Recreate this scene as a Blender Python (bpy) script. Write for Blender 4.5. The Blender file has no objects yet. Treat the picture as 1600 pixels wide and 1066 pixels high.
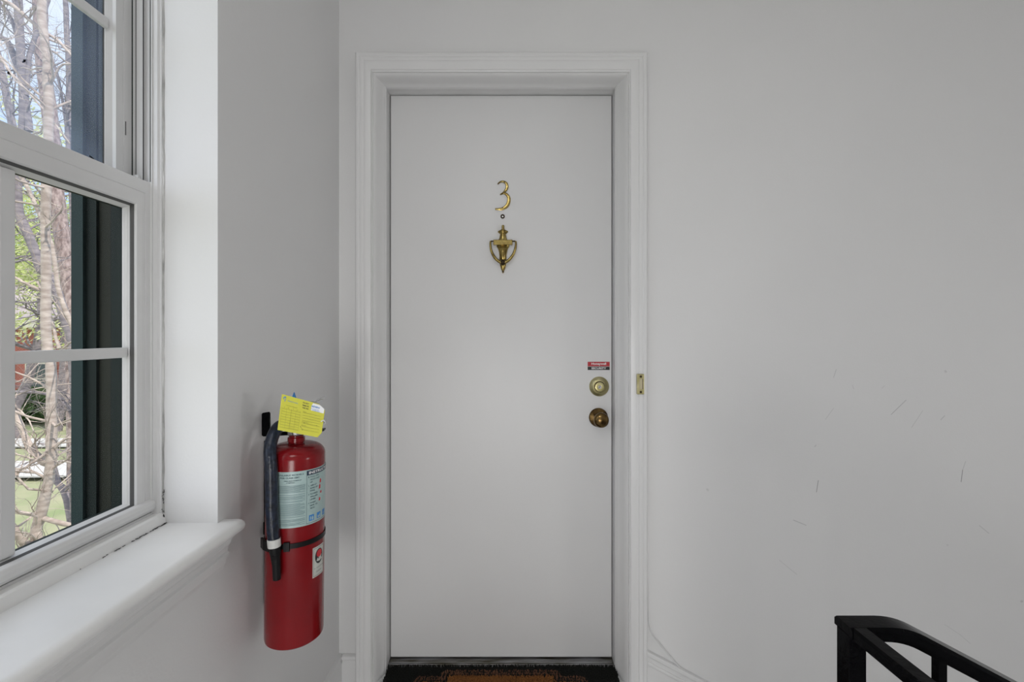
import bpy, bmesh, math, random
from mathutils import Vector, Matrix
random.seed(7)
S = bpy.context.scene
COL = S.collection
PI = math.pi

# ------------------------------------------------------------------ camera, sky, sun, exposure
F = 735.0                       # focal length in pixels of the 1600 px wide frame
HZ = 522.0                      # horizon row
cam_d = bpy.data.cameras.new('camera'); cam = bpy.data.objects.new('camera', cam_d); COL.objects.link(cam)
cam_d.sensor_width = 36.0; cam_d.lens = 36.0 * F / 1600.0
cam_d.shift_y = -(533.0 - HZ) / 1600.0
cam_d.clip_start = 0.02; cam_d.clip_end = 300
cam.location = (0, 0, 0); cam.rotation_euler = (PI / 2, 0, 0)
S.camera = cam
S.view_settings.view_transform = 'Standard'; S.view_settings.look = 'None'
S.view_settings.gamma = 1.0; S.view_settings.use_curve_mapping = False
S.view_settings.exposure = 0.07
S.cycles.max_bounces = 10; S.cycles.diffuse_bounces = 6; S.cycles.transparent_max_bounces = 16
S.cycles.sample_clamp_indirect = 4.0

SKY_STRENGTH = 1.15; SUN_STRENGTH = 4.2; SKY_FILL_STRENGTH = 1.3; FILL_LAMP_W = 9.8
world = bpy.data.worlds.new('world'); S.world = world; world.use_nodes = True
wn = world.node_tree; wn.nodes.clear()
w_out = wn.nodes.new('ShaderNodeOutputWorld'); w_bg = wn.nodes.new('ShaderNodeBackground')
w_tc = wn.nodes.new('ShaderNodeTexCoord'); w_no = wn.nodes.new('ShaderNodeTexNoise'); w_no.inputs['Scale'].default_value = 3.0
w_no.inputs['Detail'].default_value = 6
w_cr = wn.nodes.new('ShaderNodeValToRGB')
w_cr.color_ramp.elements[0].position = 0.42; w_cr.color_ramp.elements[0].color = (0.46, 0.64, 0.93, 1)
w_cr.color_ramp.elements[1].position = 0.62; w_cr.color_ramp.elements[1].color = (0.82, 0.87, 0.95, 1)
wn.links.new(w_tc.outputs['Generated'], w_no.inputs['Vector']); wn.links.new(w_no.outputs['Fac'], w_cr.inputs['Fac'])
wn.links.new(w_cr.outputs['Color'], w_bg.inputs['Color']); w_bg.inputs['Strength'].default_value = SKY_STRENGTH
# bright sky glow added out of view to light the door wall
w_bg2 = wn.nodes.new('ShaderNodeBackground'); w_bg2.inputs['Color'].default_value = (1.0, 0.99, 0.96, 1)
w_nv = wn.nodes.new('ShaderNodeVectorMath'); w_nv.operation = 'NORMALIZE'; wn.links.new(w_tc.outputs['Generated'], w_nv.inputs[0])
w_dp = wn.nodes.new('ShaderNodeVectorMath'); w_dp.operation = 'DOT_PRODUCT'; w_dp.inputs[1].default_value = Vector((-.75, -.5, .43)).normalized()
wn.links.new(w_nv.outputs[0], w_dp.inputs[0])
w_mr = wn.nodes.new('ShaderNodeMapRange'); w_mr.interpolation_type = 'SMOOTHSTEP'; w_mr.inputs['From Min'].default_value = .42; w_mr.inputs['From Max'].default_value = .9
w_mr.inputs['To Min'].default_value = 0.0; w_mr.inputs['To Max'].default_value = SKY_FILL_STRENGTH; wn.links.new(w_dp.outputs['Value'], w_mr.inputs['Value'])
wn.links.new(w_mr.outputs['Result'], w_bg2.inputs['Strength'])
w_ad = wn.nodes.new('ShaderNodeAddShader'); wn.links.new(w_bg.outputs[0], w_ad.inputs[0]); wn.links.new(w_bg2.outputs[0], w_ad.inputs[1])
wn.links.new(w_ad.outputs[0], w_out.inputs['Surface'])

sun_d = bpy.data.lights.new('sun', 'SUN'); sun_d.energy = SUN_STRENGTH; sun_d.angle = math.radians(1.0); sun_d.color = (1.0, 0.95, 0.88)
sun = bpy.data.objects.new('sun', sun_d); COL.objects.link(sun)
sun.rotation_euler = Vector((-0.62, 0.30, -0.95)).to_track_quat('-Z', 'Y').to_euler()

FILL_LAMPS = [((-0.24, -0.60, 1.27), FILL_LAMP_W, 0.30)]  # unseen ceiling lamp, added as interior fill
FILL_SCONCES = [((-0.12, -1.62, -0.70), (0, 1, 0), 17.0), ((4.22, -0.75, -0.30), (-1, 0, 0), 19.0)]  # unseen wall lamps, added to even out light on door and left wall
for (lx, ly, lz), w, rad in FILL_LAMPS:
    ld = bpy.data.lights.new('ceiling_fill_light', 'AREA'); ld.shape = 'DISK'; ld.size = rad * 2; ld.energy = w
    ld.color = (1.0, 0.988, 0.975)
    lo = bpy.data.objects.new('ceiling_fill_light', ld); COL.objects.link(lo); lo.location = (lx, ly, lz)

for p_, d_, w_ in FILL_SCONCES:
    ld = bpy.data.lights.new('wall_fill_light', 'AREA'); ld.shape = 'DISK'; ld.size = .76; ld.energy = w_; ld.color = (1.0, 0.988, 0.975)
    lo = bpy.data.objects.new('wall_fill_light', ld); COL.objects.link(lo); lo.location = Vector(p_) + Vector(d_) * .02; lo.rotation_euler = Vector(d_).to_track_quat('-Z', 'Y').to_euler()

# ------------------------------------------------------------------ helpers
def P(x, y, Y):                 # the point at distance Y in front of the camera that is seen at photo pixel (x, y)
    return Vector(((x - 800.0) / F * Y, Y, (HZ - y) / F * Y))

def lin(c):
    return tuple(((v / 255.0) / 12.92 if v / 255.0 <= 0.04045 else ((v / 255.0 + 0.055) / 1.055) ** 2.4) for v in c)

def mat(name, rgb, rough=0.5, metal=0.0, noise=0.0, nscale=20.0, bump=0.0, bscale=60.0, rgb2=None, spec=0.5, stretch=None, coat=0.0):
    m = bpy.data.materials.new(name); m.use_nodes = True; nt = m.node_tree; b = nt.nodes['Principled BSDF']
    b.inputs['Base Color'].default_value = (*rgb, 1); b.inputs['Roughness'].default_value = rough
    b.inputs['Metallic'].default_value = metal; b.inputs['Specular IOR Level'].default_value = spec
    b.inputs['Coat Weight'].default_value = coat
    tc = nt.nodes.new('ShaderNodeTexCoord'); mp = nt.nodes.new('ShaderNodeMapping')
    nt.links.new(tc.outputs['Object'], mp.inputs['Vector'])
    if stretch: mp.inputs['Scale'].default_value = stretch
    no = nt.nodes.new('ShaderNodeTexNoise'); no.inputs['Scale'].default_value = nscale; no.inputs['Detail'].default_value = 5
    nt.links.new(mp.outputs['Vector'], no.inputs['Vector'])
    cr = nt.nodes.new('ShaderNodeValToRGB')
    c2 = rgb2 if rgb2 else tuple(max(0, v * (1 - noise)) for v in rgb)
    cr.color_ramp.elements[0].color = (*c2, 1); cr.color_ramp.elements[1].color = (*rgb, 1)
    cr.color_ramp.elements[0].position = 0.35; cr.color_ramp.elements[1].position = 0.65
    nt.links.new(no.outputs['Fac'], cr.inputs['Fac']); nt.links.new(cr.outputs['Color'], b.inputs['Base Color'])
    if bump > 0:
        n2 = nt.nodes.new('ShaderNodeTexNoise'); n2.inputs['Scale'].default_value = bscale; n2.inputs['Detail'].default_value = 4
        nt.links.new(mp.outputs['Vector'], n2.inputs['Vector'])
        bp = nt.nodes.new('ShaderNodeBump'); bp.inputs['Strength'].default_value = bump; bp.inputs['Distance'].default_value = 0.002
        nt.links.new(n2.outputs['Fac'], bp.inputs['Height']); nt.links.new(bp.outputs['Normal'], b.inputs['Normal'])
    return m

def root_loc(o):
    while o.parent: o = o.parent
    return Vector(o.location)

class MB:
    """collects world-space geometry for one mesh object"""
    def __init__(self): self.v = []; self.f = []; self.m = []
    def add(self, vs, fs, mi=0):
        n = len(self.v); self.v += [tuple(a) for a in vs]; self.f += [tuple(i + n for i in f) for f in fs]; self.m += [mi] * len(fs)
    def box(self, x0, x1, y0, y1, z0, z1, mi=0):
        vs = [(x, y, z) for x in (x0, x1) for y in (y0, y1) for z in (z0, z1)]
        self.add(vs, [(0, 1, 3, 2), (4, 6, 7, 5), (0, 4, 5, 1), (2, 3, 7, 6), (0, 2, 6, 4), (1, 5, 7, 3)], mi)
    def rings(self, rings, close=True, caps=True, mi=0):
        n = len(rings[0]); vs = [p for r in rings for p in r]; fs = []
        for i in range(len(rings) - 1):
            for j in range(n if close else n - 1):
                k = (j + 1) % n
                fs.append((i * n + j, i * n + k, (i + 1) * n + k, (i + 1) * n + j))
        if caps and close:
            fs.append(tuple(reversed(range(n)))); fs.append(tuple((len(rings) - 1) * n + j for j in range(n)))
        self.add(vs, fs, mi)
    def lathe(self, c, prof, ax=Vector((0, 0, 1)), n=40, mi=0):
        ax = Vector(ax).normalized(); a = ax.orthogonal().normalized(); b = ax.cross(a); c = Vector(c)
        self.rings([[c + ax * h + (a * math.cos(2 * PI * j / n) + b * math.sin(2 * PI * j / n)) * max(r, 1e-5) for j in range(n)] for r, h in prof], mi=mi)
    def tube(self, pts, rad, n=10, mi=0):
        pts = [Vector(p) for p in pts]; R = rad if isinstance(rad, (list, tuple)) else [rad] * len(pts)
        prev = None; rings = []
        for i, p in enumerate(pts):
            t = (pts[min(i + 1, len(pts) - 1)] - pts[max(i - 1, 0)]).normalized()
            if prev is None: a = t.orthogonal().normalized()
            else: a = (prev - t * prev.dot(t)); a = a.normalized() if a.length > 1e-6 else t.orthogonal().normalized()
            prev = a; b = t.cross(a)
            rings.append([p + (a * math.cos(2 * PI * j / n) + b * math.sin(2 * PI * j / n)) * R[i] for j in range(n)])
        self.rings(rings, mi=mi)
    def sweep(self, pts, prof, side, mi=0):       # rectangular-ish profile (s along side, h along normal) following pts
        pts = [Vector(p) for p in pts]; side = Vector(side).normalized(); rings = []
        for i, p in enumerate(pts):
            a = (p - pts[i - 1]).normalized() if i > 0 else (pts[1] - p).normalized()
            b = (pts[i + 1] - p).normalized() if i < len(pts) - 1 else a
            t = (a + b).normalized(); nrm = side.cross(t).normalized()
            if nrm.z < 0: nrm = -nrm
            k = 1.0 / max(0.5, t.dot(a))
            rings.append([p + side * s + nrm * h * k for s, h in prof])
        self.rings(rings, mi=mi)
    def poly(self, pts, mi=0): self.add(pts, [tuple(range(len(pts)))], mi)
    def prism(self, pts, off, mi=0):
        n = len(pts); off = Vector(off); a = [Vector(p) for p in pts]
        self.add(a + [p + off for p in a], [tuple(range(n)), tuple(reversed(range(n, 2 * n)))] + [(i, i + n, (i + 1) % n + n, (i + 1) % n) for i in range(n)], mi)
    def build(self, name, mats, parent=None, smooth=None, bevel=0, loc=None, fix=True):
        off = root_loc(parent) if parent else (Vector(loc) if loc is not None else Vector((0, 0, 0)))
        me = bpy.data.meshes.new(name); me.from_pydata([Vector(p) - off for p in self.v], [], self.f)
        for m in (mats if isinstance(mats, (list, tuple)) else [mats]): me.materials.append(m)
        for p, mi in zip(me.polygons, self.m): p.material_index = mi
        if fix:
            bm = bmesh.new(); bm.from_mesh(me); bmesh.ops.recalc_face_normals(bm, faces=bm.faces); bm.to_mesh(me); bm.free()
        o = bpy.data.objects.new(name, me); COL.objects.link(o)
        if parent: o.parent = parent
        elif loc is not None: o.location = loc
        if smooth is not None:
            for p in me.polygons: p.use_smooth = True
            try: me.set_sharp_from_angle(angle=math.radians(smooth))
            except Exception: pass
        if bevel > 0:
            md = o.modifiers.new('bevel', 'BEVEL'); md.width = bevel; md.segments = 2; md.limit_method = 'ANGLE'; md.angle_limit = math.radians(40)
        return o

def tag(o, label=None, cat=None, group=None, kind=None):
    if label: o['label'] = label
    if cat: o['category'] = cat
    if group: o['group'] = group
    if kind: o['kind'] = kind
    return o
def empty(name, loc):
    o = bpy.data.objects.new(name, None); COL.objects.link(o); o.location = loc; o.empty_display_size = 0.05; return o

_tc = {}
def text_geo(s, bold=0.0):
    key = (s, bold)
    if key in _tc: return _tc[key]
    cu = bpy.data.curves.new('txt', 'FONT'); cu.body = s; cu.size = 1.0; cu.offset = bold; cu.resolution_u = 3
    o = bpy.data.objects.new('txt', cu); COL.objects.link(o)
    dg = bpy.context.evaluated_depsgraph_get(); me = bpy.data.meshes.new_from_object(o.evaluated_get(dg))
    vs = [(v.co.x, v.co.y) for v in me.vertices]; fs = [tuple(p.vertices) for p in me.polygons]
    bpy.data.objects.remove(o); bpy.data.curves.remove(cu); bpy.data.meshes.remove(me)
    x0 = min(v[0] for v in vs); x1 = max(v[0] for v in vs); y0 = min(v[1] for v in vs); y1 = max(v[1] for v in vs)
    vs = [((x - x0) / (x1 - x0), (y - y0) / (y1 - y0)) for x, y in vs]
    _tc[key] = (vs, fs); return _tc[key]
def put_text(mb, s, fn, u0, u1, v0, v1, mi=0, bold=0.0):
    """text fills the box u0..u1, v0 (bottom)..v1 (top) of the surface fn(u, v)"""
    vs, fs = text_geo(s, bold)
    mb.add([fn(u0 + (u1 - u0) * a, v0 + (v1 - v0) * b) for a, b in vs], fs, mi)
def put_bar(mb, fn, u0, u1, v0, v1, mi=0, n=6):
    top = [fn(u0 + (u1 - u0) * i / n, v1) for i in range(n + 1)]; bot = [fn(u0 + (u1 - u0) * i / n, v0) for i in range(n + 1)]
    mb.add(top + bot, [(i, i + 1, n + 2 + i, n + 1 + i) for i in range(n)], mi)

def smooth_path(p, k=5):
    p = [Vector(a) for a in p]; o = []
    for i in range(len(p) - 1):
        p0 = p[max(i - 1, 0)]; p1 = p[i]; p2 = p[i + 1]; p3 = p[min(i + 2, len(p) - 1)]
        for j in range(k):
            t = j / k; o.append(.5 * ((2 * p1) + (p2 - p0) * t + (2 * p0 - 5 * p1 + 4 * p2 - p3) * t * t + (3 * p1 - p0 - 3 * p2 + p3) * t ** 3))
    o.append(p[-1]); return o

# ------------------------------------------------------------------ materials
def wall_material(name, rgb, marks):
    m = mat(name, rgb, rough=0.55, noise=0.015, nscale=3.0, bump=0.12, bscale=180.0)
    nt = m.node_tree; b = nt.nodes['Principled BSDF']
    src = b.inputs['Base Color'].links[0].from_socket
    tc = nt.nodes.new('ShaderNodeTexCoord')
    def N(t, op=None):
        n = nt.nodes.new(t)
        if op: n.operation = op
        return n
    for (a, c, w, strength) in marks:
        a = Vector(a); c = Vector(c); d = c - a; L2 = d.length_squared
        sb = N('ShaderNodeVectorMath', 'SUBTRACT'); nt.links.new(tc.outputs['Object'], sb.inputs[0]); sb.inputs[1].default_value = a
        dt = N('ShaderNodeVectorMath', 'DOT_PRODUCT'); nt.links.new(sb.outputs[0], dt.inputs[0]); dt.inputs[1].default_value = d
        dv = N('ShaderNodeMath', 'DIVIDE'); nt.links.new(dt.outputs['Value'], dv.inputs[0]); dv.inputs[1].default_value = L2; dv.use_clamp = True
        sc = N('ShaderNodeVectorMath', 'SCALE'); sc.inputs[0].default_value = d; nt.links.new(dv.outputs[0], sc.inputs['Scale'])
        ds = N('ShaderNodeVectorMath', 'DISTANCE'); nt.links.new(sb.outputs[0], ds.inputs[0]); nt.links.new(sc.outputs[0], ds.inputs[1])
        mr = N('ShaderNodeMapRange'); nt.links.new(ds.outputs['Value'], mr.inputs['Value'])
        mr.inputs['From Min'].default_value = w * 0.4; mr.inputs['From Max'].default_value = w * 1.4
        mr.inputs['To Min'].default_value = strength; mr.inputs['To Max'].default_value = 0.0
        mx = N('ShaderNodeMix'); mx.data_type = 'RGBA'; nt.links.new(mr.outputs['Result'], mx.inputs['Factor'])
        nt.links.new(src, mx.inputs[6]); mx.inputs[7].default_value = (0.05, 0.05, 0.055, 1); src = mx.outputs[2]
    nt.links.new(src, b.inputs['Base Color'])
    return m

YW = 1.60
def mk(x0, y0, x1, y1, w, s): return (P(x0, y0, YW), P(x1, y1, YW), w, s)
marks = [mk(1415.7, 625.4, 1392.7, 647.7, .0011, .42), mk(1441.8, 642, 1424.6, 668, .001, .22), mk(1508.8, 721, 1504, 735, .001, .3),
         mk(1504, 735, 1501.8, 753, .0013, .65), mk(1278.6, 751, 1275.7, 769, .0012, .6), mk(1240, 813, 1259.4, 821, .0016, .28),
         mk(1530.5, 821.5, 1545, 833.6, .0014, .25), mk(1218, 875.7, 1245, 898, .0013, .15), mk(1306.6, 577.5, 1302.5, 590, .001, .3),
         mk(1302.5, 638, 1289.7, 655.7, .001, .2), mk(1476, 649.9, 1470, 656, .0016, .25), mk(1476, 976, 1500, 992, .001, .16),
         mk(1500, 992, 1516, 1006, .001, .18), mk(1477, 580, 1478, 581, .0035, .2), mk(1105, 765, 1106, 766, .004, .16), mk(1332, 602, 1334, 608, .001, .2),
         mk(1596, 940, 1597, 940, .004, .25), mk(1378, 607, 1382, 603, .0012, .15), mk(1273, 698, 1275, 696, .002, .2), mk(1480, 852, 1481, 852, .003, .12)]
M = {}
M['wall'] = mat('wall_paint', (.70, .70, .70), .55, noise=.015, nscale=3, bump=.12, bscale=180)
M['wall_front'] = wall_material('door_wall_paint', (.70, .70, .70), marks)
M['trim'] = mat('gloss_trim_paint', (.70, .70, .70), .32, noise=.02, nscale=6, bump=.12, bscale=70, stretch=(1, 1, .15))
M['stool'] = mat('old_gloss_paint', (.78, .78, .775), .32, noise=.04, nscale=9, bump=.12, bscale=60)
M['door'] = mat('door_paint', (.66, .66, .66), .38, noise=.015, nscale=4, bump=.08, bscale=90)
M['vinyl'] = mat('white_vinyl', (.66, .66, .66), .35, noise=.04, nscale=12)
M['bead'] = mat('glazing_bead', (.72, .72, .70), .5, noise=.12, nscale=60)
M['gasket'] = mat('dark_gasket', (.08, .08, .08), .6)
M['groove'] = mat('painted_groove_shade', (.10, .10, .10), .7)  # dark strips painted in for the shade inside track grooves and stile slot
M['caulk'] = mat('cracked_caulk', (.62, .62, .61), .6, rgb2=(.30, .30, .29), nscale=55, stretch=(1, 1, .3))
M['brass'] = mat('polished_brass', (.40, .31, .11), .24, 1.0, rgb2=(.20, .14, .045), nscale=45)
M['brass_satin'] = mat('satin_brass', (.58, .53, .31), .38, 1.0, rgb2=(.40, .36, .17), nscale=30)
M['brass_dark'] = mat('tarnished_brass', (.07, .05, .03), .35, .9, noise=.4, nscale=80)
M['brass_antique'] = mat('antique_brass', (.20, .13, .05), .22, 1.0, rgb2=(.06, .035, .014), nscale=30)
M['black_metal'] = mat('black_gloss_enamel', (.002, .002, .0025), .18, 0.0, bump=.25, bscale=90, spec=.05)
M['black_plastic'] = mat('black_plastic', (.006, .006, .0065), .4, spec=.2)
M['red'] = mat('red_enamel', (.20, .006, .009), .20, noise=.15, nscale=8, spec=.3)
M['hose'] = mat('black_rubber_hose', (.005, .007, .012), .3, rgb2=(.016, .024, .045), nscale=110, spec=.35, bump=.5, bscale=160)
M['white_plastic'] = mat('white_plastic', (.62, .62, .60), .4, noise=.12, nscale=40)
M['grey_plastic'] = mat('grey_translucent_plastic', (.36, .36, .34), .3, noise=.3, nscale=60)
M['chrome'] = mat('chrome', (.62, .62, .62), .25, 1.0)
M['label_blue'] = mat('pale_label', (.36, .48, .47), .35, noise=.06, nscale=30)
M['ink_dark'] = mat('dark_ink', (.02, .055, .07), .5)
M['ink_navy'] = mat('navy_ink', (.012, .03, .06), .5)
M['ink_grey'] = mat('grey_ink', (.17, .25, .26), .5)
M['ink_blue'] = mat('blue_ink', (.03, .20, .52), .5)
M['ink_red'] = mat('red_ink', (.55, .02, .03), .5)
M['ink_white'] = mat('white_ink', (.75, .75, .75), .5)
M['label_white'] = mat('white_label', (.55, .56, .52), .4, noise=.05)
M['ink_black'] = mat('black_ink', (.012, .012, .012), .5)
M['tag_yellow'] = mat('yellow_card', (.56, .54, .035), .55, noise=.05, nscale=30)
M['tag_ink'] = mat('faded_tag_ink', (.25, .25, .03), .6)
M['sticker_red'] = mat('sticker_red', (.42, .015, .025), .4)
M['button'] = mat('cream_button', (.50, .44, .28), .4)
M['mat_black'] = mat('black_pile', (.006, .007, .005), .95, noise=.5, nscale=200)
M['mat_coir'] = mat('coir_pile', (.30, .12, .03), .95, rgb2=(.16, .06, .015), nscale=220)
M['mat_line'] = mat('brown_pile', (.20, .09, .05), .95, rgb2=(.10, .045, .025), nscale=220)
M['threshold'] = mat('reflection_mottled_metal', (.45, .45, .47), .3, .85, rgb2=(.12, .11, .08), nscale=18, stretch=(.4, 3, 3))  # bluish and olive mottling paints window reflections into the bare aluminium
M['carpet'] = mat('pale_grey_landing_floor', (.76, .76, .76), .9, noise=.2, nscale=120, bump=.5, bscale=300)
M['ceiling'] = mat('ceiling_paint', (.78, .78, .78), .7, noise=.01)
M['ext'] = mat('dark_green_exterior_paint', (.014, .021, .019), .6, noise=.2, spec=.15, nscale=8, stretch=(1, 1, .2))
M['ext2'] = mat('dark_olive_exterior_paint', (.024, .026, .019), .6, noise=.2, spec=.15, nscale=8, stretch=(1, 1, .2))
M['ext3'] = mat('weathered_teal_exterior_paint', (.026, .046, .046), .6, noise=.2, spec=.15, nscale=8, stretch=(1, 1, .2))
M['black_void'] = mat('plain_black', (.004, .004, .004), .9)  # plain black for the keyhole and the innermost strip of the outer reveal
M['bark'] = mat('pale_bark', (.50, .42, .36), .85, rgb2=(.30, .24, .20), nscale=9, bump=1.0, bscale=25, stretch=(1, 1, 3))
M['bark_pine'] = mat('scaly_bark', (.42, .33, .30), .9, rgb2=(.17, .12, .11), nscale=26, bump=1.0, bscale=40, stretch=(1, 1, .5))
M['bark_dark'] = mat('grey_bark', (.27, .235, .235), .9, rgb2=(.15, .13, .14), nscale=9, bump=1.0, bscale=25, stretch=(1, 1, 3))
def leaf(name, rgb, rgb2):
    m = mat(name, rgb, .6, rgb2=rgb2, nscale=1.5)
    nt = m.node_tree; b = nt.nodes['Principled BSDF']; tr = nt.nodes.new('ShaderNodeBsdfTranslucent'); mx = nt.nodes.new('ShaderNodeMixShader')
    src = b.inputs['Base Color'].links[0].from_socket; nt.links.new(src, tr.inputs['Color']); mx.inputs['Fac'].default_value = .4
    out = [n for n in nt.nodes if n.type == 'OUTPUT_MATERIAL'][0]
    nt.links.new(b.outputs[0], mx.inputs[1]); nt.links.new(tr.outputs[0], mx.inputs[2]); nt.links.new(mx.outputs[0], out.inputs['Surface'])
    return m
M['leaf'] = leaf('spring_leaves', (.60, .66, .26), (.42, .50, .16))
M['leaf2'] = leaf('yellow_green_leaves', (.72, .72, .40), (.55, .60, .28))
M['leaf_dark'] = leaf('dark_shrub_leaves', (.10, .17, .05), (.05, .09, .03))
M['grass'] = mat('spring_lawn', (.20, .24, .11), .95, rgb2=(.30, .29, .18), nscale=.9, bump=.6, bscale=40)
M['concrete'] = mat('pale_concrete', (.50, .49, .47), .9, noise=.1, nscale=4)
M['roof'] = mat('brown_grey_shingles', (.36, .31, .30), .9, rgb2=(.25, .21, .20), nscale=14, stretch=(.3, 1, 4))
M['cream'] = mat('cream_fascia', (.62, .58, .45), .7)
M['darkglass'] = mat('dark_house_glass', (.05, .07, .07), .15)
def brick():
    m = bpy.data.materials.new('red_brick'); m.use_nodes = True; nt = m.node_tree; b = nt.nodes['Principled BSDF']; b.inputs['Roughness'].default_value = .9
    tc = nt.nodes.new('ShaderNodeTexCoord'); mp = nt.nodes.new('ShaderNodeMapping'); mp.inputs['Rotation'].default_value = (PI / 2, 0, 0)
    br = nt.nodes.new('ShaderNodeTexBrick'); br.inputs['Scale'].default_value = 4
    br.inputs['Color1'].default_value = (.42, .10, .06, 1); br.inputs['Color2'].default_value = (.34, .08, .05, 1); br.inputs['Mortar'].default_value = (.42, .30, .25, 1)
    nt.links.new(tc.outputs['Object'], mp.inputs['Vector']); nt.links.new(mp.outputs['Vector'], br.inputs['Vector']); nt.links.new(br.outputs['Color'], b.inputs['Base Color'])
    return m
M['brick'] = brick()
def glass(name, dirt_col, dirt, specks):
    m = bpy.data.materials.new(name); m.use_nodes = True; nt = m.node_tree; nt.nodes.clear(); L = nt.links.new
    out = nt.nodes.new('ShaderNodeOutputMaterial'); tr = nt.nodes.new('ShaderNodeBsdfTransparent'); gl = nt.nodes.new('ShaderNodeBsdfGlossy'); gl.inputs['Roughness'].default_value = 0.0
    gl.inputs['Color'].default_value = (.9, .9, .9, 1)
    lw = nt.nodes.new('ShaderNodeLayerWeight'); lw.inputs['Blend'].default_value = .5
    pw = nt.nodes.new('ShaderNodeMath'); pw.operation = 'POWER'; L(lw.outputs['Facing'], pw.inputs[0]); pw.inputs[1].default_value = 5.0
    fr = nt.nodes.new('ShaderNodeMath'); fr.operation = 'MULTIPLY_ADD'; L(pw.outputs[0], fr.inputs[0]); fr.inputs[1].default_value = .5; fr.inputs[2].default_value = 0.0
    m1 = nt.nodes.new('ShaderNodeMixShader'); L(fr.outputs[0], m1.inputs['Fac']); L(tr.outputs[0], m1.inputs[1]); L(gl.outputs[0], m1.inputs[2])
    df = nt.nodes.new('ShaderNodeBsdfTranslucent'); df.inputs['Color'].default_value = (*dirt_col, 1)
    tc = nt.nodes.new('ShaderNodeTexCoord'); no = nt.nodes.new('ShaderNodeTexNoise'); no.inputs['Scale'].default_value = 5; no.inputs['Detail'].default_value = 8
    L(tc.outputs['Object'], no.inputs['Vector'])
    mr = nt.nodes.new('ShaderNodeMapRange'); mr.inputs['From Min'].default_value = .3; mr.inputs['From Max'].default_value = .8; mr.inputs['To Min'].default_value = dirt * .4; mr.inputs['To Max'].default_value = dirt * 1.8
    L(no.outputs['Fac'], mr.inputs['Value'])
    m2 = nt.nodes.new('ShaderNodeMixShader'); L(mr.outputs[0], m2.inputs['Fac']); L(m1.outputs[0], m2.inputs[1]); L(df.outputs[0], m2.inputs[2])
    last = m2
    if specks:
        n1 = nt.nodes.new('ShaderNodeTexNoise'); n1.inputs['Scale'].default_value = 38; n1.inputs['Detail'].default_value = 3; n1.inputs['Roughness'].default_value = .7
        L(tc.outputs['Object'], n1.inputs['Vector'])
        gt = nt.nodes.new('ShaderNodeMapRange'); gt.inputs['From Min'].default_value = .69; gt.inputs['From Max'].default_value = .71; L(n1.outputs['Fac'], gt.inputs['Value'])
        dk = nt.nodes.new('ShaderNodeBsdfDiffuse'); dk.inputs['Color'].default_value = (.01, .01, .012, 1)
        m3 = nt.nodes.new('ShaderNodeMixShader'); L(gt.outputs[0], m3.inputs['Fac']); L(m2.outputs[0], m3.inputs[1]); L(dk.outputs[0], m3.inputs[2]); last = m3
    L(last.outputs[0], out.inputs['Surface'])
    return m
M['glass_low'] = glass('lower_pane_glass', (.75, .8, .85), .0005, False)
M['glass_up'] = glass('dirty_upper_pane_glass', (.62, .72, 1.0), .05, True)
def emis(name, rgb, s):
    m = bpy.data.materials.new(name); m.use_nodes = True; b = m.node_tree.nodes['Principled BSDF']
    b.inputs['Emission Color'].default_value = (*rgb, 1); b.inputs['Emission Strength'].default_value = s; return m
M['lamp'] = emis('fill_lamp_diffuser', (1, .98, .96), .15)  # faint glow on the faces of the added fill lamps

# ------------------------------------------------------------------ room shell
XL = -0.588; ZF = -1.185; ZC = 1.30; YB = -1.7; XR = 4.3; ZL = -2.80
WY0, WY1, WZ0, WZ1 = 0.222, 0.94, -0.378, 0.94          # window opening
DX0, DX1, DZ1, DY = -0.4418, 0.3631, 0.865, 1.70          # door slab
XI = -0.78                                               # outer face of the masonry inner leaf

w = MB()
w.box(XI, XL, YB - .1, WY0, ZL, ZC); w.box(XI, XL, WY1, YW + .18, ZL, ZC)
w.box(XI, XL, WY0, WY1, ZL, WZ0 - .004); w.box(XI, XL, WY0, WY1, WZ1, ZC)
tag(w.build('wall_left', M['wall']), kind='structure')
w = MB()
w.box(XL, DX0 - .03, YW, YW + .15, ZL, ZC); w.box(DX1 + .03, XR, YW, YW + .15, ZL, ZC)
w.box(DX0 - .03, DX1 + .03, YW, YW + .15, DZ1 + .03, ZC); w.box(DX0 - .03, DX1 + .03, YW, YW + .15, ZL, ZF - .02)
w.box(DX0 - .03, DX1 + .03, YW + .15, YW + .17, ZL, ZC)  # unseen slab added behind the door to block sky light at its gap
tag(w.build('wall_front', M['wall_front']), kind='structure')
w = MB(); w.box(XR, XR + .1, YB, YW + .15, ZL, ZC); tag(w.build('wall_right', M['wall']), kind='structure')
w = MB(); w.box(XI, XR + .1, YB - .1, YB, ZL, ZC); tag(w.build('wall_back', M['wall']), kind='structure')
w = MB(); w.box(XI - .1, XR + .1, YB - .1, YW + .18, ZC, ZC + .1); tag(w.build('ceiling', M['ceiling']), kind='structure')
w = MB(); w.box(XL, .46, YB, YW, ZF - .2, ZF); w.box(DX0 - .03, DX1 + .03, YW, YW + .15, ZF - .02, ZF)
tag(w.build('floor', M['carpet']), kind='structure')
w = MB(); w.box(XL, XR, YB, YW, ZL - .1, ZL); w.box(.36, .46, YB, YW, ZL, ZF - .2)
tag(w.build('lower_landing_floor', M['carpet']), kind='structure')
w = MB()
RUN, RISE = 0.305, 0.1615
for i in range(9):
    w.box(.46 + RUN * i, .46 + RUN * (i + 1), .60, YW - .022, ZL, ZF - RISE * (i + 1))
tag(w.build('staircase', M['carpet'], bevel=.004), kind='structure')

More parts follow.
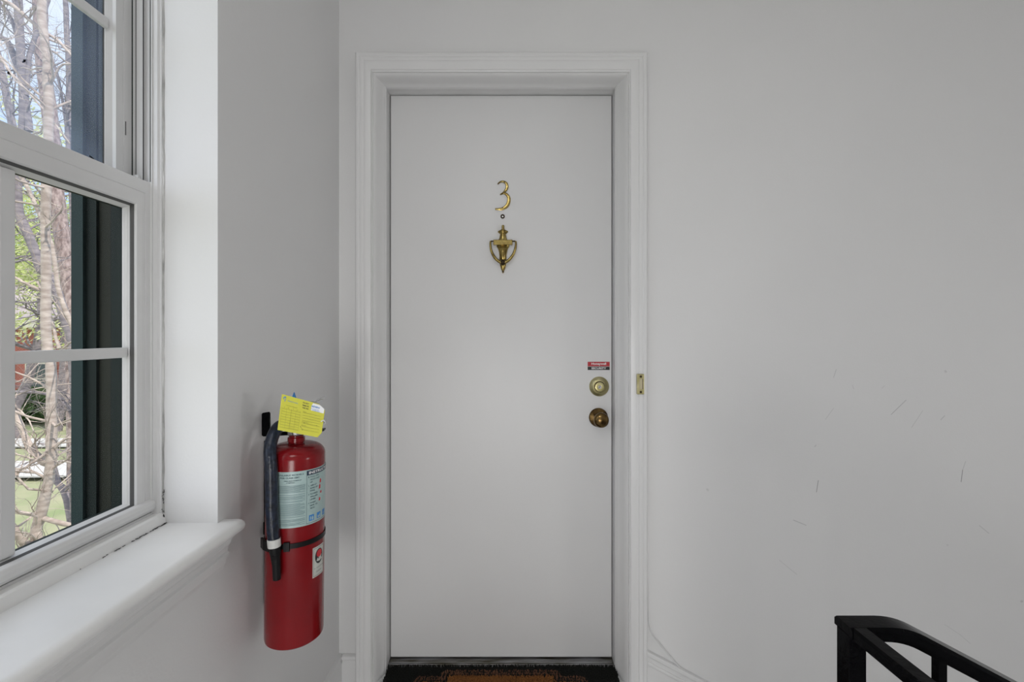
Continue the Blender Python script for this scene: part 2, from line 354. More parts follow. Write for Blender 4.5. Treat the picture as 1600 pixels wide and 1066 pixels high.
# door casing and jamb, one profile mitred round three sides
SIDE_T = {.06: .10, .075: .16, .10: .22, .14: .27, .18: .30, .20: .32, .21: .33, .25: .35, .27: .37, .29: .38, .32: .40}
def casing(name, prof, m):
    w = MB(); rings = []
    for (t, Y) in prof:
        ts = SIDE_T.get(t, t); l = DX0 - ts * .083; r = DX1 + ts * .091; tp = DZ1 + t * .079
        rings.append([(l, Y, ZF), (l, Y, tp), (r, Y, tp), (r, Y, ZF)])
    w.rings(rings, close=False)
    return w.build(name, m, smooth=30)
prof = [(0, 1.745), (0, 1.690), (-.035, 1.690), (-.035, 1.648), (0.0, 1.644), (.02, 1.642), (.03, 1.637), (.05, 1.634), (.06, 1.628), (.075, 1.608), (.10, 1.597), (.14, 1.588), (.18, 1.585),
        (.20, 1.586), (.21, 1.581), (.25, 1.579), (.27, 1.582), (.29, 1.582), (.32, 1.579), (.55, 1.5755), (.64, 1.575), (.67, 1.5758), (.70, 1.574), (.80, 1.5735), (.82, 1.5746), (.86, 1.572), (.95, 1.572), (1, 1.576), (1, 1.60)]
prof[2] = (0, 1.668); prof[3] = (-.02, 1.664); prof[4] = (-.02, 1.648)
prof.insert(5, (0, 1.644))
tag(casing('trim_1', prof, M['trim']), kind='structure')

# ------------------------------------------------------------------ baseboards and stair skirt
BH = .099
def base_prof(): return [(0, 0), (.014, 0), (.014, BH - .028), (.011, BH - .022), (.011, BH - .016), (.015, BH - .012), (.013, BH - .004), (.006, BH), (0, BH)]
w = MB()
w.rings([[(XL + a, YB, ZF + b) for a, b in base_prof()], [(XL + a, YW - .002, ZF + b) for a, b in base_prof()]])
tag(w.build('baseboard_left', M['trim'], smooth=30), kind='structure')
w = MB()
w.rings([[(XL + .014, YW - a, ZF + b) for a, b in base_prof()], [(DX0 - .084, YW - a, ZF + b) for a, b in base_prof()]])
tag(w.build('baseboard_front', M['trim'], smooth=30), kind='structure')
w = MB(); sl = RISE / RUN; zt = -1.073; x0 = DX1 + .092; x1 = 3.6
for a, b, d in ((0, .30, .012), (-.004, .012, .018), (.03, .042, .016)):
    w.prism([(x0, YW, zt - a), (x1, YW, zt - a - sl * (x1 - x0)), (x1, YW, zt - b - sl * (x1 - x0)), (x0, YW, zt - b)], (0, -d, 0))
tag(w.build('baseboard_stair', M['trim'], bevel=.002), kind='structure')

# ------------------------------------------------------------------ door
d = MB(); d.box(DX0 + .003, DX1 - .003, DY, DY + .042, -1.168, DZ1 - .003)
door = tag(d.build('door_1', M['door'], bevel=.002), 'plain white slab door with brass number 3, knocker, deadbolt and knob', kind='structure')
# number 3
def ribbon(pts, cw):
    out = MB(); pts = [Vector(p) for p in pts]; n = len(pts)
    # Catmull-Rom refinement
    P2 = []; W2 = []
    for i in range(n - 1):
        p0 = pts[max(i - 1, 0)]; p1 = pts[i]; p2 = pts[i + 1]; p3 = pts[min(i + 2, n - 1)]
        for k in range(6):
            t = k / 6; P2.append(.5 * ((2 * p1) + (p2 - p0) * t + (2 * p0 - 5 * p1 + 4 * p2 - p3) * t * t + (3 * p1 - p0 - 3 * p2 + p3) * t ** 3)); W2.append(cw[i] * (1 - t) + cw[i + 1] * t)
    P2.append(pts[-1]); W2.append(cw[-1]); rings = []
    for i, p in enumerate(P2):
        t = (P2[min(i + 1, len(P2) - 1)] - P2[max(i - 1, 0)]).normalized(); nr = Vector((-t.y, t.x))
        a = p + nr * W2[i] / 2; b = p - nr * W2[i] / 2
        def q(v, Y): return P(740 + v.x / 5.92, 260 + v.y / 5.92, DY) + Vector((0, Y - DY, 0))
        rings.append([q(a, DY + .0005), q(a, DY - .0035), q(p, DY - .005), q(b, DY - .0035), q(b, DY + .0005)])
    out.rings(rings); return out
r1 = ribbon([(223, 167), (245, 147), (275, 143), (302, 160), (310, 190), (300, 220), (275, 248), (245, 264)], [9, 13, 17, 24, 27, 24, 17, 7])
r2 = ribbon([(245, 264), (275, 250), (305, 262), (326, 295), (322, 340), (300, 375), (265, 394), (230, 398), (200, 397)], [6, 16, 24, 31, 34, 31, 25, 19, 15])
r1.add(r2.v, r2.f)
num = r1.build('house_number', M['brass'], door, smooth=40); num['label'] = 'brass figure 3 on the white door'
for px, py in ((287, 148), (268, 386)):
    s = MB(); s.lathe(P(740 + px / 5.92, 260 + py / 5.92, DY) + Vector((0, -.0045, 0)), [(0, 0), (.0022, 0), (.0022, .0012), (0, .0018)], (0, -1, 0), 12); s.build('screw', M['brass_dark'], num)
# peephole
s = MB(); c = P(785.4, 338.5, DY)
s.lathe(c, [(.0078, 0), (.0078, .003), (.0055, .0045), (.0045, .003), (0.0, .003)], (0, -1, 0), 24)
pe = s.build('peephole', M['brass_dark'], door, smooth=40)
s = MB(); s.lathe(c + Vector((0, -.003, 0)), [(.004, 0), (.003, .001), (0, .0015)], (0, -1, 0), 16); s.build('lens', M['chrome'], pe, smooth=60)
# knocker
def K(x, y, d): return P(740 + x / 5.92, 260 + y / 5.92, DY) + Vector((0, -d, 0))
s = MB()
outl = [(258, 548, .007), (284, 548, .007)]
prof_k = [(548, 10, .010), (552, 14, .012), (585, 14, .012), (592, 26, .012), (600, 46, .013), (608, 50, .013), (618, 40, .012), (630, 26, .011), (640, 30, .012), (665, 34, .012), (680, 42, .013), (688, 60, .012), (745, 60, .010), (755, 52, .012), (775, 44, .016),
          (800, 38, .017), (830, 34, .017), (865, 34, .015), (885, 32, .012), (920, 28, .010), (950, 20, .008), (970, 10, .007), (985, 9, .008), (990, 3, .004)]
rings = []
for y, hw, dep in prof_k:
    cx = 272; rings.append([K(cx + hw * math.cos(a), y, .001 + dep * max(0, math.sin(a))) for a in [PI * k / 10 for k in range(11)]] + [K(cx - hw, y, -.0), K(cx + hw, y, -.0)])
s.rings(rings); kn = s.build('door_knocker', M['brass'], door, smooth=50)
s = MB(); a = K(183, 688, 0); b = K(360, 735, 0)
s.box(a.x, b.x, DY - .020, DY - .004, b.z, a.z)
s.build('crossbar', M['brass'], kn, bevel=.002)
s = MB()
s.tube([K(160, 700, .013), K(385, 700, .013)], .0028, 12); s.build('hinge_pin', M['brass_dark'], kn, smooth=40)
s = MB()
pts = [(158, 700), (157, 730), (162, 775), (178, 820), (205, 862), (240, 890), (272, 900), (305, 890), (340, 860), (368, 818), (384, 775), (391, 730), (390, 700)]
kr = smooth_path([K(x, y, .014 + .004 * math.sin(PI * i / 12)) for i, (x, y) in enumerate(pts)], 4)
s.tube(kr, [.0030 + .0026 * math.sin(PI * i / (len(kr) - 1)) for i in range(len(kr))], 14)
s.build('knocker_ring', M['brass'], kn, smooth=50)
s = MB(); c = K(272, 895, .012)
s.lathe(c, [(0, -.004), (.008, -.004), (.0105, .002), (.0100, .008), (.007, .0125), (0, .014)], (0, -1, 0), 20); s.build('striker', M['brass_dark'], kn, smooth=50)
s = MB(); c = K(273, 977, .006); s.lathe(c, [(0, -.0035), (.0025, -.0025), (.0035, 0), (.0025, .0025), (0, .0035)], (0, 0, 1), 14); s.build('pendant_ball', M['brass_dark'], kn, smooth=60)
s = MB()
for sx in (246, 298): s.tube([K(sx, 905, .008), K(272 + (sx - 272) * .7, 940, .008), K(273, 965, .007)], .0016, 8)
s.build('pendant_scroll', M['brass'], kn, smooth=50)
# deadbolt
c = P(936, 604, DY)
s = MB(); s.lathe(c, [(.0355, 0), (.0355, .003), (.034, .006), (.024, .013), (.022, .0135), (.0205, .010), (0, .010)], (0, -1, 0), 48); db = s.build('deadbolt', M['brass_satin'], door, smooth=40)
s = MB(); s.lathe(c + Vector((0, -.010, 0)), [(.0195, 0), (.019, .002), (.0165, .0025), (.0155, .001), (0, .001)], (0, -1, 0), 40); cyl = s.build('lock_ring', M['brass_dark'], db, smooth=40)
s = MB(); cc = c + Vector((0.0, -.0115, 0.0)); s.lathe(cc, [(.0175, 0), (.0165, .0035), (.012, .004), (.0115, .0025), (0, .0025)], (0, -1, 0), 36)
s.build('lock_cylinder', M['brass_satin'], db, smooth=40)
s = MB(); s.lathe(cc + Vector((.0, -.0025, -.001)), [(.0068, 0), (.006, .002), (0, .002)], (0, -1, 0), 24); s.build('key_plug', M['chrome'], db, smooth=40)
s = MB(); s.box(cc.x - .0008, cc.x + .0008, cc.y - .0054, cc.y - .004, cc.z - .005, cc.z + .003); s.build('keyhole', M['black_void'], db)
# knob
c = P(935, 652.5, DY)
s = MB(); s.lathe(c, [(.0345, 0), (.0345, .002), (.032, .006), (.022, .009), (.014, .011), (0, .011)], (0, -1, 0), 48)
kb = s.build('door_knob', M['brass_antique'], door, smooth=40)
s = MB(); s.lathe(c, [(.011, .010), (.010, .025), (.012, .032), (.020, .037), (.0255, .046), (.027, .054), (.025, .062), (.018, .067), (.008, .0695), (0, .070)], (0, -1, 0), 48)
s.build('knob_ball', M['brass_antique'], kb, smooth=60)
# security sticker
s = MB(); a = P(918.2, 565.5, DY); b = P(952.5, 578.3, DY)
s.box(a.x, b.x, DY - .0008, DY - .0001, b.z, a.z, 0); st = s.build('security_sticker', M['ink_black'], door)
st['label'] = 'small red and black sticker reading Honeywell SECURITY'
def stf(u, v): return Vector((a.x + (b.x - a.x) * u, DY - .0012, b.z + (a.z - b.z) * v))
s = MB(); zz = stf(0, .44).z; s.box(a.x, b.x, DY - .001, DY - .0001, zz, a.z); s.build('red_band', M['sticker_red'], st)
s = MB(); put_text(s, 'Honeywell', stf, .17, .84, .55, .90, bold=.03); put_text(s, 'SECURITY', stf, .17, .84, .09, .33, bold=.03)
put_bar(s, stf, 0.0, 1.0, .415, .445, n=1)
s.build('lettering', M['ink_white'], st, fix=False)

# threshold strip
s = MB()
s.prism([(DX0 + .001, 1.745, ZF), (DX0 + .001, 1.745, -1.1735), (DX0 + .001, 1.705, -1.1725), (DX0 + .001, 1.668, -1.179), (DX0 + .001, 1.664, ZF)], (DX1 - DX0 - .002, 0, 0), 0)
for yy in (1.672, 1.68, 1.69): s.box(DX0 + .001, DX1 - .001, yy - .001, yy + .001, -1.178, -1.1755 + (yy - 1.672) * .12)
tag(s.build('trim_2', M['threshold']), kind='structure')

# ------------------------------------------------------------------ doorbell, cable
root = empty('doorbell', P(1000.3, 600, 1.572)); tag(root, 'small brass doorbell with cream push button on the right door casing', 'doorbell')
a = P(994.6, 584.5, 1.572); b = P(1005.6, 616, 1.572)
s = MB(); s.box(a.x, b.x, 1.563, 1.5745, b.z, a.z); s.build('backplate', M['brass_satin'], root, bevel=.002)
cx = (a.x + b.x) / 2; cz = (a.z + b.z) / 2
s = MB(); s.box(cx - .0048, cx + .0048, 1.559, 1.564, cz - .016, cz + .018); s.build('button', M['button'], root, bevel=.0015)
for zz in (a.z - .008, b.z + .008):
    s = MB(); s.lathe((cx, 1.5635, zz), [(.0042, 0), (.0038, .0022), (0, .0026)], (0, -1, 0), 16); s.build('screw', M['brass_dark'], root, smooth=40)
s = MB(); s.box(cx + .0052, cx + .0072, 1.5622, 1.564, cz - .016, cz + .018); s.build('slot', M['brass_dark'], root)

s = MB(); cp = []
for px, py, Y in ((1003.5, 885, 1.590), (1006.5, 905, 1.593), (1008.6, 925, 1.594), (1009, 947, 1.594), (1010, 972, 1.593), (1012.5, 985, 1.592), (1016, 993, 1.592), (1029, 1009, 1.592), (1050, 1034, 1.591), (1071, 1057, 1.591), (1078, 1068, 1.59), (1084, 1080, 1.585)):
    cp.append(P(px, py, Y) + Vector((.008, 0, 0)))
s.tube(cp, .0021, 8)
tag(s.build('bell_cable', M['trim'], smooth=60), 'thin white painted-over cable running down beside the door casing to the skirt board', 'cable')

# ------------------------------------------------------------------ doormat
MY1, MY0, MX0, MX1, MT = 1.664, 1.20, -.437, .361, -1.1685
mroot = empty('doormat', ((MX0 + MX1) / 2, MY0, ZF)); tag(mroot, 'black pile doormat with brown coir centre and double border line before the door', 'doormat')
s = MB(); s.box(MX0 + .002, MX1 - .002, MY0, MY1 - .002, ZF + .001, ZF + .007); s.build('backing', M['mat_black'], mroot)
def zone(x, y):
    cx = (MX0 + MX1) / 2; cy = (MY0 + MY1) / 2; dx = abs(x - cx); dy = abs(y - cy)
    # stepped rounded panel outline: signed distance of two overlapping rounded rectangles
    def rr(dx, dy, hx, hy, r): qx = dx - hx + r; qy = dy - hy + r; return math.hypot(max(qx, 0), max(qy, 0)) + min(max(qx, qy), 0) - r
    hx = (MX1 - MX0) / 2; hy = (MY1 - MY0) / 2
    d_ = min(rr(dx, dy, hx - .110, hy - .058, .02), rr(dx, dy, hx - .195, hy - .030, .02))
    if d_ < -.023: return 1
    if -.004 < d_ < .0015 or -.016 < d_ < -.0105: return 2
    return 0
M3 = [MB(), MB(), MB()]
st_ = .0042; nx = int((MX1 - MX0) / st_); ny = int((MY1 - MY0) / st_)
for i in range(nx):
    for j in range(ny):
        x = MX0 + .002 + (i + random.uniform(.15, .85)) * st_; y = MY0 + (j + random.uniform(.15, .85)) * st_
        k = zone(x, y); h = MT + random.uniform(-.002, .0022); r = .0021; tx = x + random.uniform(-.002, .002); ty = y + random.uniform(-.002, .002)
        M3[k].add([(x - r, y - r, ZF + .006), (x + r, y - r, ZF + .006), (x, y + r, ZF + .006), (tx - r * .7, ty - r * .5, h), (tx + r * .7, ty - r * .5, h), (tx, ty + r * .6, h)],
                  [(3, 4, 5), (0, 1, 4, 3), (1, 2, 5, 4), (2, 0, 3, 5)])
for k, (nm, m) in enumerate((('black_pile', 'mat_black'), ('coir_centre', 'mat_coir'), ('border_line', 'mat_line'))):
    M3[k].build(nm, M[m], mroot, fix=False)

# ------------------------------------------------------------------ window
win = empty('window_1', (XL - .12, (WY0 + WY1) / 2, WZ0)); tag(win, 'white double-hung window with six panes in each sash', kind='structure')
def rect_sweep(outer, inner, prof, closed=True):
    """outer/inner = (y0,y1,z0,z1); prof = [(t,x)] t=0 outer rect, t=1 inner rect"""
    w = MB(); rings = []
    for t, x in prof:
        y0, y1, z0, z1 = [o + (i - o) * t for o, i in zip(outer, inner)]
        rings.append([(x, y0, z0), (x, y1, z0), (x, y1, z1), (x, y0, z1)])
    if closed: rings.append(rings[0])
    w.rings(rings, caps=False); return w
# main frame with sash tracks
FR_O = (WY0, WY1, WZ0, WZ1); FR_I = (WY0 + .012, WY1 - .012, WZ0 + .026, WZ1 - .03)
w = rect_sweep(FR_O, FR_I, [(0, -.7505), (0, -.697), (.35, -.697), (.4, -.700), (.55, -.701), (.75, -.702), (.75, -.7105), (1, -.7105), (1, -.7150), (.8, -.7150), (.8, -.7185), (.45, -.7185), (.45, -.7270), (.8, -.7270), (1, -.7285),
                            (1, -.7420), (.75, -.7440), (.75, -.7480), (.8, -.7500), (0, -.7500)])
fr = w.build('window_frame', M['vinyl'], win)
w = rect_sweep(FR_O, FR_I, [(0, -.791), (0, -.7506), (1, -.7506), (1, -.791)]); w.build('exterior_frame', M['ext'], win)
s = MB()
for x0, x1, yy in ((-.7145, -.7125, WY1 - .0125), (-.7283, -.7272, WY1 - .0125), (-.7425, -.7410, WY1 - .0125)): s.box(x0, x1, yy, yy + .003, .30, WZ1 - .03)
s.build('track_groove', M['groove'], fr)
s = MB(); s.box(-.741, -.732, WY1 - .020, WY1 - .012, .300, .312); s.build('balance_clip', M['ink_white'], fr, bevel=.001)
# low stop in front of the sash at the sill, caulk bead up the corner
s = MB(); s.prism([(-.697, WY0, WZ0 - .002), (-.691, WY0, WZ0 - .002), (-.694, WY0, WZ0 + .019), (-.698, WY0, WZ0 + .022), (-.711, WY0, WZ0 + .022), (-.711, WY0, WZ0)], (0, WY1 - WY0, 0)); s.build('sill_stop', M['stool'], win)
s = MB(); pts = []
for i in range(60):
    z = WZ0 + .02 + (WZ1 - WZ0 - .05) * i / 59; pts.append((-.6965 + random.uniform(-.0008, .0008), WY1 - .001 + random.uniform(-.0006, .0006), z))
s.tube(pts, [random.uniform(.0020, .0028) for _ in pts], 6); s.build('caulk_bead', M['caulk'], win, smooth=60)
s = MB()
for i in range(26):
    z = WZ0 + .008 + abs(random.gauss(0, .035)); c = Vector((-.694 + random.uniform(-.002, .002), WY1 - .0045, z)); a = random.uniform(0, PI); l = random.uniform(.001, .004)
    s.tube([c, c + Vector((math.cos(a) * l * .4, 0, math.sin(a) * l))], .0007, 5)
for i in range(40):
    y = WY1 - .004 - abs(random.gauss(0, .07)); 
    if y < .45: continue
    c = Vector((-.690 + random.uniform(-.001, .002), y, WZ0 + .0012)); s.tube([c, c + Vector((random.uniform(-.001, .001), random.uniform(.001, .007), 0))], .0006, 5)
s.build('caulk_crack', M['ink_black'], win)

LO = (.232, .937, -.3555, .300); LI = (.2825, .8865, -.3216, .238)
def frac(t): return t
w = rect_sweep(LO, LI, [(0, -.7350), (0, -.718), (.03, -.714), (.40, -.714), (.42, -.7150), (.44, -.714), (.60, -.7135), (.82, -.714), (.86, -.7165), (.86, -.7225), (.90, -.7225), (1, -.7335), (1, -.7348), (0, -.7348)])
low = w.build('lower_sash', M['vinyl'], win)
w = rect_sweep(LO, LI, [(0, -.742), (0, -.7351), (1, -.7351), (1, -.742)]); w.build('exterior_bead', M['ext'], low)
w = rect_sweep(LO, LI, [(.862, -.7175), (.862, -.7222), (.915, -.7240), (.915, -.7218)]); w.build('gasket', M['gasket'], low)
ws = MB()
for i in range(210):
    y = LI[1] + .0012; z = LI[2] + (LI[3] - LI[2]) * (i + .5) / 210
    ws.box(-.7330, -.7275, y + .0008, y + .003, z - .0006, z + .0006)
ws.build('spacer_ribs', M['bead'], low)
s = MB()   # rounded grip on the bottom rail
s.prism([(-.715, LO[0] + .004, -.350), (-.708, LO[0] + .004, -.349), (-.7045, LO[0] + .004, -.343), (-.7045, LO[0] + .004, -.335), (-.708, LO[0] + .004, -.328), (-.715, LO[0] + .004, -.3255)], (0, LO[1] - LO[0] - .010, 0)); s.build('bottom_rail_grip', M['vinyl'], low, bevel=.0015)
LY = [(.2825, .470), (.492, .664), (.686, .8865)]
for ya, yb in ((.470, .492), (.664, .686)):
    s = MB(); s.box(-.7345, -.7235, ya, yb, LI[2], LI[3]); s.build('muntin', M['vinyl'], low, bevel=.002)
s = MB(); s.box(-.7340, -.7240, LI[0], LI[1], -.0445, -.0255); s.build('muntin', M['vinyl'], low, bevel=.002)
for ya, yb in LY:
    for za, zb in ((LI[2], -.0445), (-.0255, LI[3])):
        s = MB(); s.box(-.7372, -.7352, ya - .004, yb + .004, za - .004, zb + .004); s.build('pane', M['glass_low'], low)
UO = (.234, .9275, .262, .905); UI = (.2825, .8827, .305, .860)
w = rect_sweep(UO, UI, [(0, -.7665), (0, -.750), (.40, -.750), (.42, -.751), (.44, -.750), (.82, -.750), (.84, -.756), (1, -.764), (1, -.7665)])
up = w.build('upper_sash', M['vinyl'], win)
w = rect_sweep(UO, UI, [(0, -.776), (0, -.7666), (1, -.7666), (1, -.776)]); w.build('exterior_bead', M['ext'], up)
s = MB(); s.box(-.7502, -.7492, .9120, .9135, .386, .4125); s.build('stile_slot', M['groove'], up)
w = rect_sweep(UO, UI, [(.97, -.765), (1.0, -.765), (1.03, -.7665), (.97, -.7665)]); w.build('gasket', M['gasket'], up)
for ya, yb in ((.470, .492), (.664, .686)):
    s = MB(); s.box(-.7660, -.7560, ya, yb, UI[2], UI[3]); s.build('muntin', M['vinyl'], up, bevel=.002)
s = MB(); s.box(-.7655, -.7565, UI[0], UI[1], .573, .592); s.build('muntin', M['vinyl'], up, bevel=.002)
for ya, yb in LY:
    for za, zb in ((UI[2], .573), (.592, UI[3])):
        s = MB(); s.box(-.7692, -.7672, ya - .004, yb + .004, za - .004, zb + .004); s.build('pane', M['glass_up'], up)
# stool with rounded nose and horn, apron under it
s = MB()
nose = [(-.697, -.378), (-.560, -.378), (-.553, -.3795), (-.5475, -.384), (-.5455, -.390), (-.5475, -.397), (-.553, -.4015), (-.562, -.403), (-.697, -.403)]
wall_nose = [(max(x, XL), z) if x < -.562 else (x, z) for x, z in nose]
s.rings([[(x, WY0, z) for x, z in nose], [(x, WY1, z) for x, z in nose]])
s.rings([[(x, WY1, z) for x, z in wall_nose], [(x, WY1 + .022, z) for x, z in wall_nose], [(XL + (x - XL) * .93, WY1 + .027, -.3905 + (z + .3905) * .8) for x, z in wall_nose]])
s.rings([[(x, WY0, z) for x, z in wall_nose], [(x, WY0 - .025, z) for x, z in wall_nose]])
s.build('window_sill', M['stool'], win, smooth=40)
s = MB()
ap = [(XL, -.403), (-.562, -.403), (-.561, -.410), (-.566, -.414), (-.566, -.420), (-.572, -.426), (-.573, -.436), (-.570, -.440), (-.570, -.446), (-.576, -.450), (-.577, -.462), (-.581, -.468), (-.582, -.474), (XL, -.478)]
s.rings([[(x, WY0 - .01, z) for x, z in ap], [(x, WY1 + .008, z) for x, z in ap]]); s.build('apron', M['trim'], win, smooth=25)

# dark painted outer reveal and brick mould outside the glass
w = MB(); y = WY1 - .004
zb, zt_ = WZ0 - .03, WZ1 + .02
for (xa, xb, yy, mi) in ((-.790, -.7975, y - .002, 2), (-.7975, -.822, y, 1), (-.822, -.8225, y - .006, 0), (-.8225, -.845, y - .003, 0), (-.845, -.868, y - .010, 3)):
    w.box(xb, xa, yy, WY1 + .12, zb, zt_, mi)
w.box(-.7985, -.790, y - .008, y, zb, -.215, 1)
for (ya, yb_) in ((WY0 - .12, WY0 + .004),): w.box(-.868, -.790, ya, yb_, zb, zt_, 0)
w.box(-.868, -.790, WY0 - .12, WY1 + .12, zt_, zt_ + .1, 0); w.box(-.885, -.790, WY0 - .12, WY1 + .12, zb - .08, zb, 0)
tag(w.build('trim_3', [M['ext'], M['ext2'], M['black_void'], M['ext3']], bevel=.001), kind='structure')

# ------------------------------------------------------------------ fire extinguisher
EX, EY, ER = -.500, 1.081, .0625
ZB0, ZS = -.690, -.283
ext = empty('fire_extinguisher', (EX, EY, ZB0)); tag(ext, 'red fire extinguisher with black hose strapped to the left wall beside the door', 'fire extinguisher')
BETA = math.atan2(-EY, -EX)
def cy(phi_deg, r, z): a = BETA + math.radians(phi_deg); return Vector((EX + math.cos(a) * r, EY + math.sin(a) * r, z))
def wrap(phi0_deg, h=.0006):
    def f(u, v): return cy(phi0_deg + math.degrees(u / ER), ER + h, v)
    return f
s = MB(); pr = [(0, ZB0 + .006), (ER - .012, ZB0 + .004), (ER - .006, ZB0), (ER - .001, ZB0 + .004), (ER, ZB0 + .010), (ER, ZS + .006)]
for k in range(1, 9):
    a = PI / 2 * k / 8; pr.append((.017 + (ER - .017) * math.cos(a) ** .7 if k < 8 else .017, ZS + .006 + .027 * math.sin(a)))
pr += [(.017, ZS + .036), (0, ZS + .036)]
s.lathe((EX, EY, 0), pr, (0, 0, 1), 96); s.build('cylinder', M['red'], ext, smooth=35)
s = MB(); s.lathe((EX, EY, 0), [(.0165, ZS + .035), (.0185, ZS + .037), (.0185, ZS + .046), (.0155, ZS + .048), (.0155, ZS + .052)], (0, 0, 1), 32); s.build('neck_ring', M['red'], ext, smooth=40)
s = MB(); s.lathe((EX, EY, 0), [(.017, ZS + .051), (.019, ZS + .054), (.019, ZS + .062), (.014, ZS + .066), (.012, ZS + .10), (0, ZS + .10)], (0, 0, 1), 28)
s.tube([cy(-60, .0, ZS + .075), cy(-60, .026, ZS + .075)], .009, 14)
va = s.build('valve', M['chrome'], ext, smooth=40)
# levers: carrying handle (black) and squeeze lever (light grey) pointing to the right
def strip(mb, pts, wd, th, side):
    mb.sweep(pts, [(-wd / 2, 0), (-wd / 2, th), (wd / 2, th), (wd / 2, 0)], side)
dirh = Vector((math.cos(BETA + PI / 2 - .25), math.sin(BETA + PI / 2 - .25), 0)); sdh = Vector((-dirh.y, dirh.x, 0)); c0 = Vector((EX, EY, 0))
s = MB(); strip(s, [c0 - dirh * .015 + Vector((0, 0, ZS + .070)), c0 + dirh * .02 + Vector((0, 0, ZS + .068)), c0 + dirh * .045 + Vector((0, 0, ZS + .058)), c0 + dirh * .062 + Vector((0, 0, ZS + .060))], .022, .004, sdh)
s.build('carrying_handle', M['black_plastic'], ext, bevel=.001)
s = MB(); strip(s, [c0 - dirh * .015 + Vector((0, 0, ZS + .098)), c0 + dirh * .02 + Vector((0, 0, ZS + .110)), c0 + dirh * .045 + Vector((0, 0, ZS + .128)), c0 + dirh * .060 + Vector((0, 0, ZS + .134))], .024, .004, sdh)
s.build('squeeze_lever', M['chrome'], ext, bevel=.0015)
s = MB(); g0 = cy(0, .012, ZS + .080); s.lathe(g0, [(.014, 0), (.014, .008), (.012, .010), (0, .010)], (math.cos(BETA), math.sin(BETA), 0), 28); s.build('pressure_gauge', M['chrome'], ext, smooth=40)
s = MB(); t0 = P(455.2, 613, 1.045); s.prism([t0, P(450.5, 625, 1.045), P(459.5, 625, 1.045)], (0, .003, 0)); bl = s.build('safety_seal', M['ink_blue'], ext); bl['label'] = 'blue plastic seal peeking above the tag'
# hose
hp = [(-62, .020, ZS + .075), (-58, .040, ZS + .078), (-50, .060, ZS + .062), (-45, .073, ZS + .035), (-40, .0765, ZS), (-38, .0775, -.33), (-37, .0778, -.37), (-35, .0778, -.41), (-33, .0775, -.437)]
hpts = smooth_path([cy(*a) for a in hp])
s = MB(); s.tube(hpts, .0128, 20); ho = s.build('hose', M['hose'], ext, smooth=60)
e0, e1 = hpts[-1], hpts[-1] + Vector((.0012, 0, -.017))
s = MB(); s.tube([e0 + Vector((0, 0, .001)), e0, e1, e1 - Vector((0, 0, .0005))], [.0120, .0134, .0130, .0110], 24); s.build('ferrule', M['white_plastic'], ho, smooth=40)
s = MB(); s.tube([e1, e1 + Vector((.002, 0, -.010)), e1 + Vector((.003, 0, -.024)), e1 + Vector((.005, 0, -.040)), e1 + Vector((.006, 0, -.070)), e1 + Vector((.006, 0, -.071))], [.0115, .0115, .0095, .0085, .0080, .006], 20); s.build('nozzle', M['black_plastic'], ho, smooth=40)
s = MB(); q = e1 + Vector((.003, -.0105, -.018)); 
s.box(q.x - .004, q.x + .004, q.y - .001, q.y + .004, q.z - .008, q.z + .002); s.build('nozzle_clip', M['black_plastic'], ho, bevel=.001)
# instruction label, wrapped round the cylinder
LT, LB = -.2995, -.4215
f0 = wrap(0, .0004); f1 = wrap(0, .0008); f2 = wrap(0, .0011)
def U(phi): return ER * math.radians(phi)
s = MB(); put_bar(s, f0, U(-55), U(120), LB, LT, n=48); lab = s.build('instruction_label', M['label_blue'], ext, smooth=60, fix=False); lab['label'] = 'pale blue printed instruction label'
s = MB()
ud = U(20)
put_bar(s, f1, ud, U(118), LT - .0125, LT - .002, n=30)
s.build('heading_band', M['ink_navy'], lab, smooth=60, fix=False)
s = MB(); vb = LT - .0125
put_text(s, 'INSTRUCTIONS', f2, U(24), U(92), LT - .0102, LT - .0042, bold=.03)
s.build('heading_lettering', M['ink_white'], lab, fix=False)
s = MB()
for a, b in ((ud - .0004, ud + .0002),): put_bar(s, f1, a, b, LB + .003, LT - .002, n=1)
put_bar(s, f1, ud, U(118), LB + .003, LB + .0038, n=30)
put_text(s, 'AVAILABLE MODELS', f1, U(-38), U(14), LT - .0085, LT - .0055, bold=.02)
put_text(s, 'FOR CLASS ABC', f1, U(-30), U(6), LT - .0148, LT - .0115, bold=.02)
put_text(s, 'FIRE EQUIPMENT', f1, U(-22), U(10), LT - .0210, LT - .0185, bold=.02)
put_text(s, 'COMPANY', f1, U(-18), U(-2), LT - .0250, LT - .0225, bold=.02)
rows = [('1', ['PULL PIN', 'HOLD UNIT', 'UP']), ('2', ['AIM AT', 'BASE OF', 'FIRE']), ('3', ['SQUEEZE', 'TRIGGER', 'LEVER']), ('4', ['SWEEP', 'SIDE TO', 'SIDE'])]
v = vb - .006
for nme, ls in rows:
    put_text(s, nme, f1, U(23), U(24.6), v, v + .0032)
    for k, t in enumerate(ls):
        put_text(s, t, f1, U(27), U(27 + 2.5 * len(t)), v, v + .0032, bold=.01); v -= .0060
    v -= .0012
s.build('label_lettering', M['ink_dark'], lab, fix=False)
s = MB(); v = LT - .030
while v > LB + .006:
    k = random.random()
    if k < .13: v -= .0016; continue
    put_bar(s, f1, U(-36), U(random.choice([15, 16, 17, 8, 12]) if k < .4 else 17), v - .0009, v, n=10); v -= .0021
s.build('small_print', M['ink_grey'], lab, fix=False)
s = MB()
for ph in (25, 43, 61):
    put_bar(s, f1, U(ph), U(ph) + .0118, LB + .0075, LB + .0205, n=3)
s.build('class_pictogram', M['ink_blue'], lab, fix=False)
s = MB()
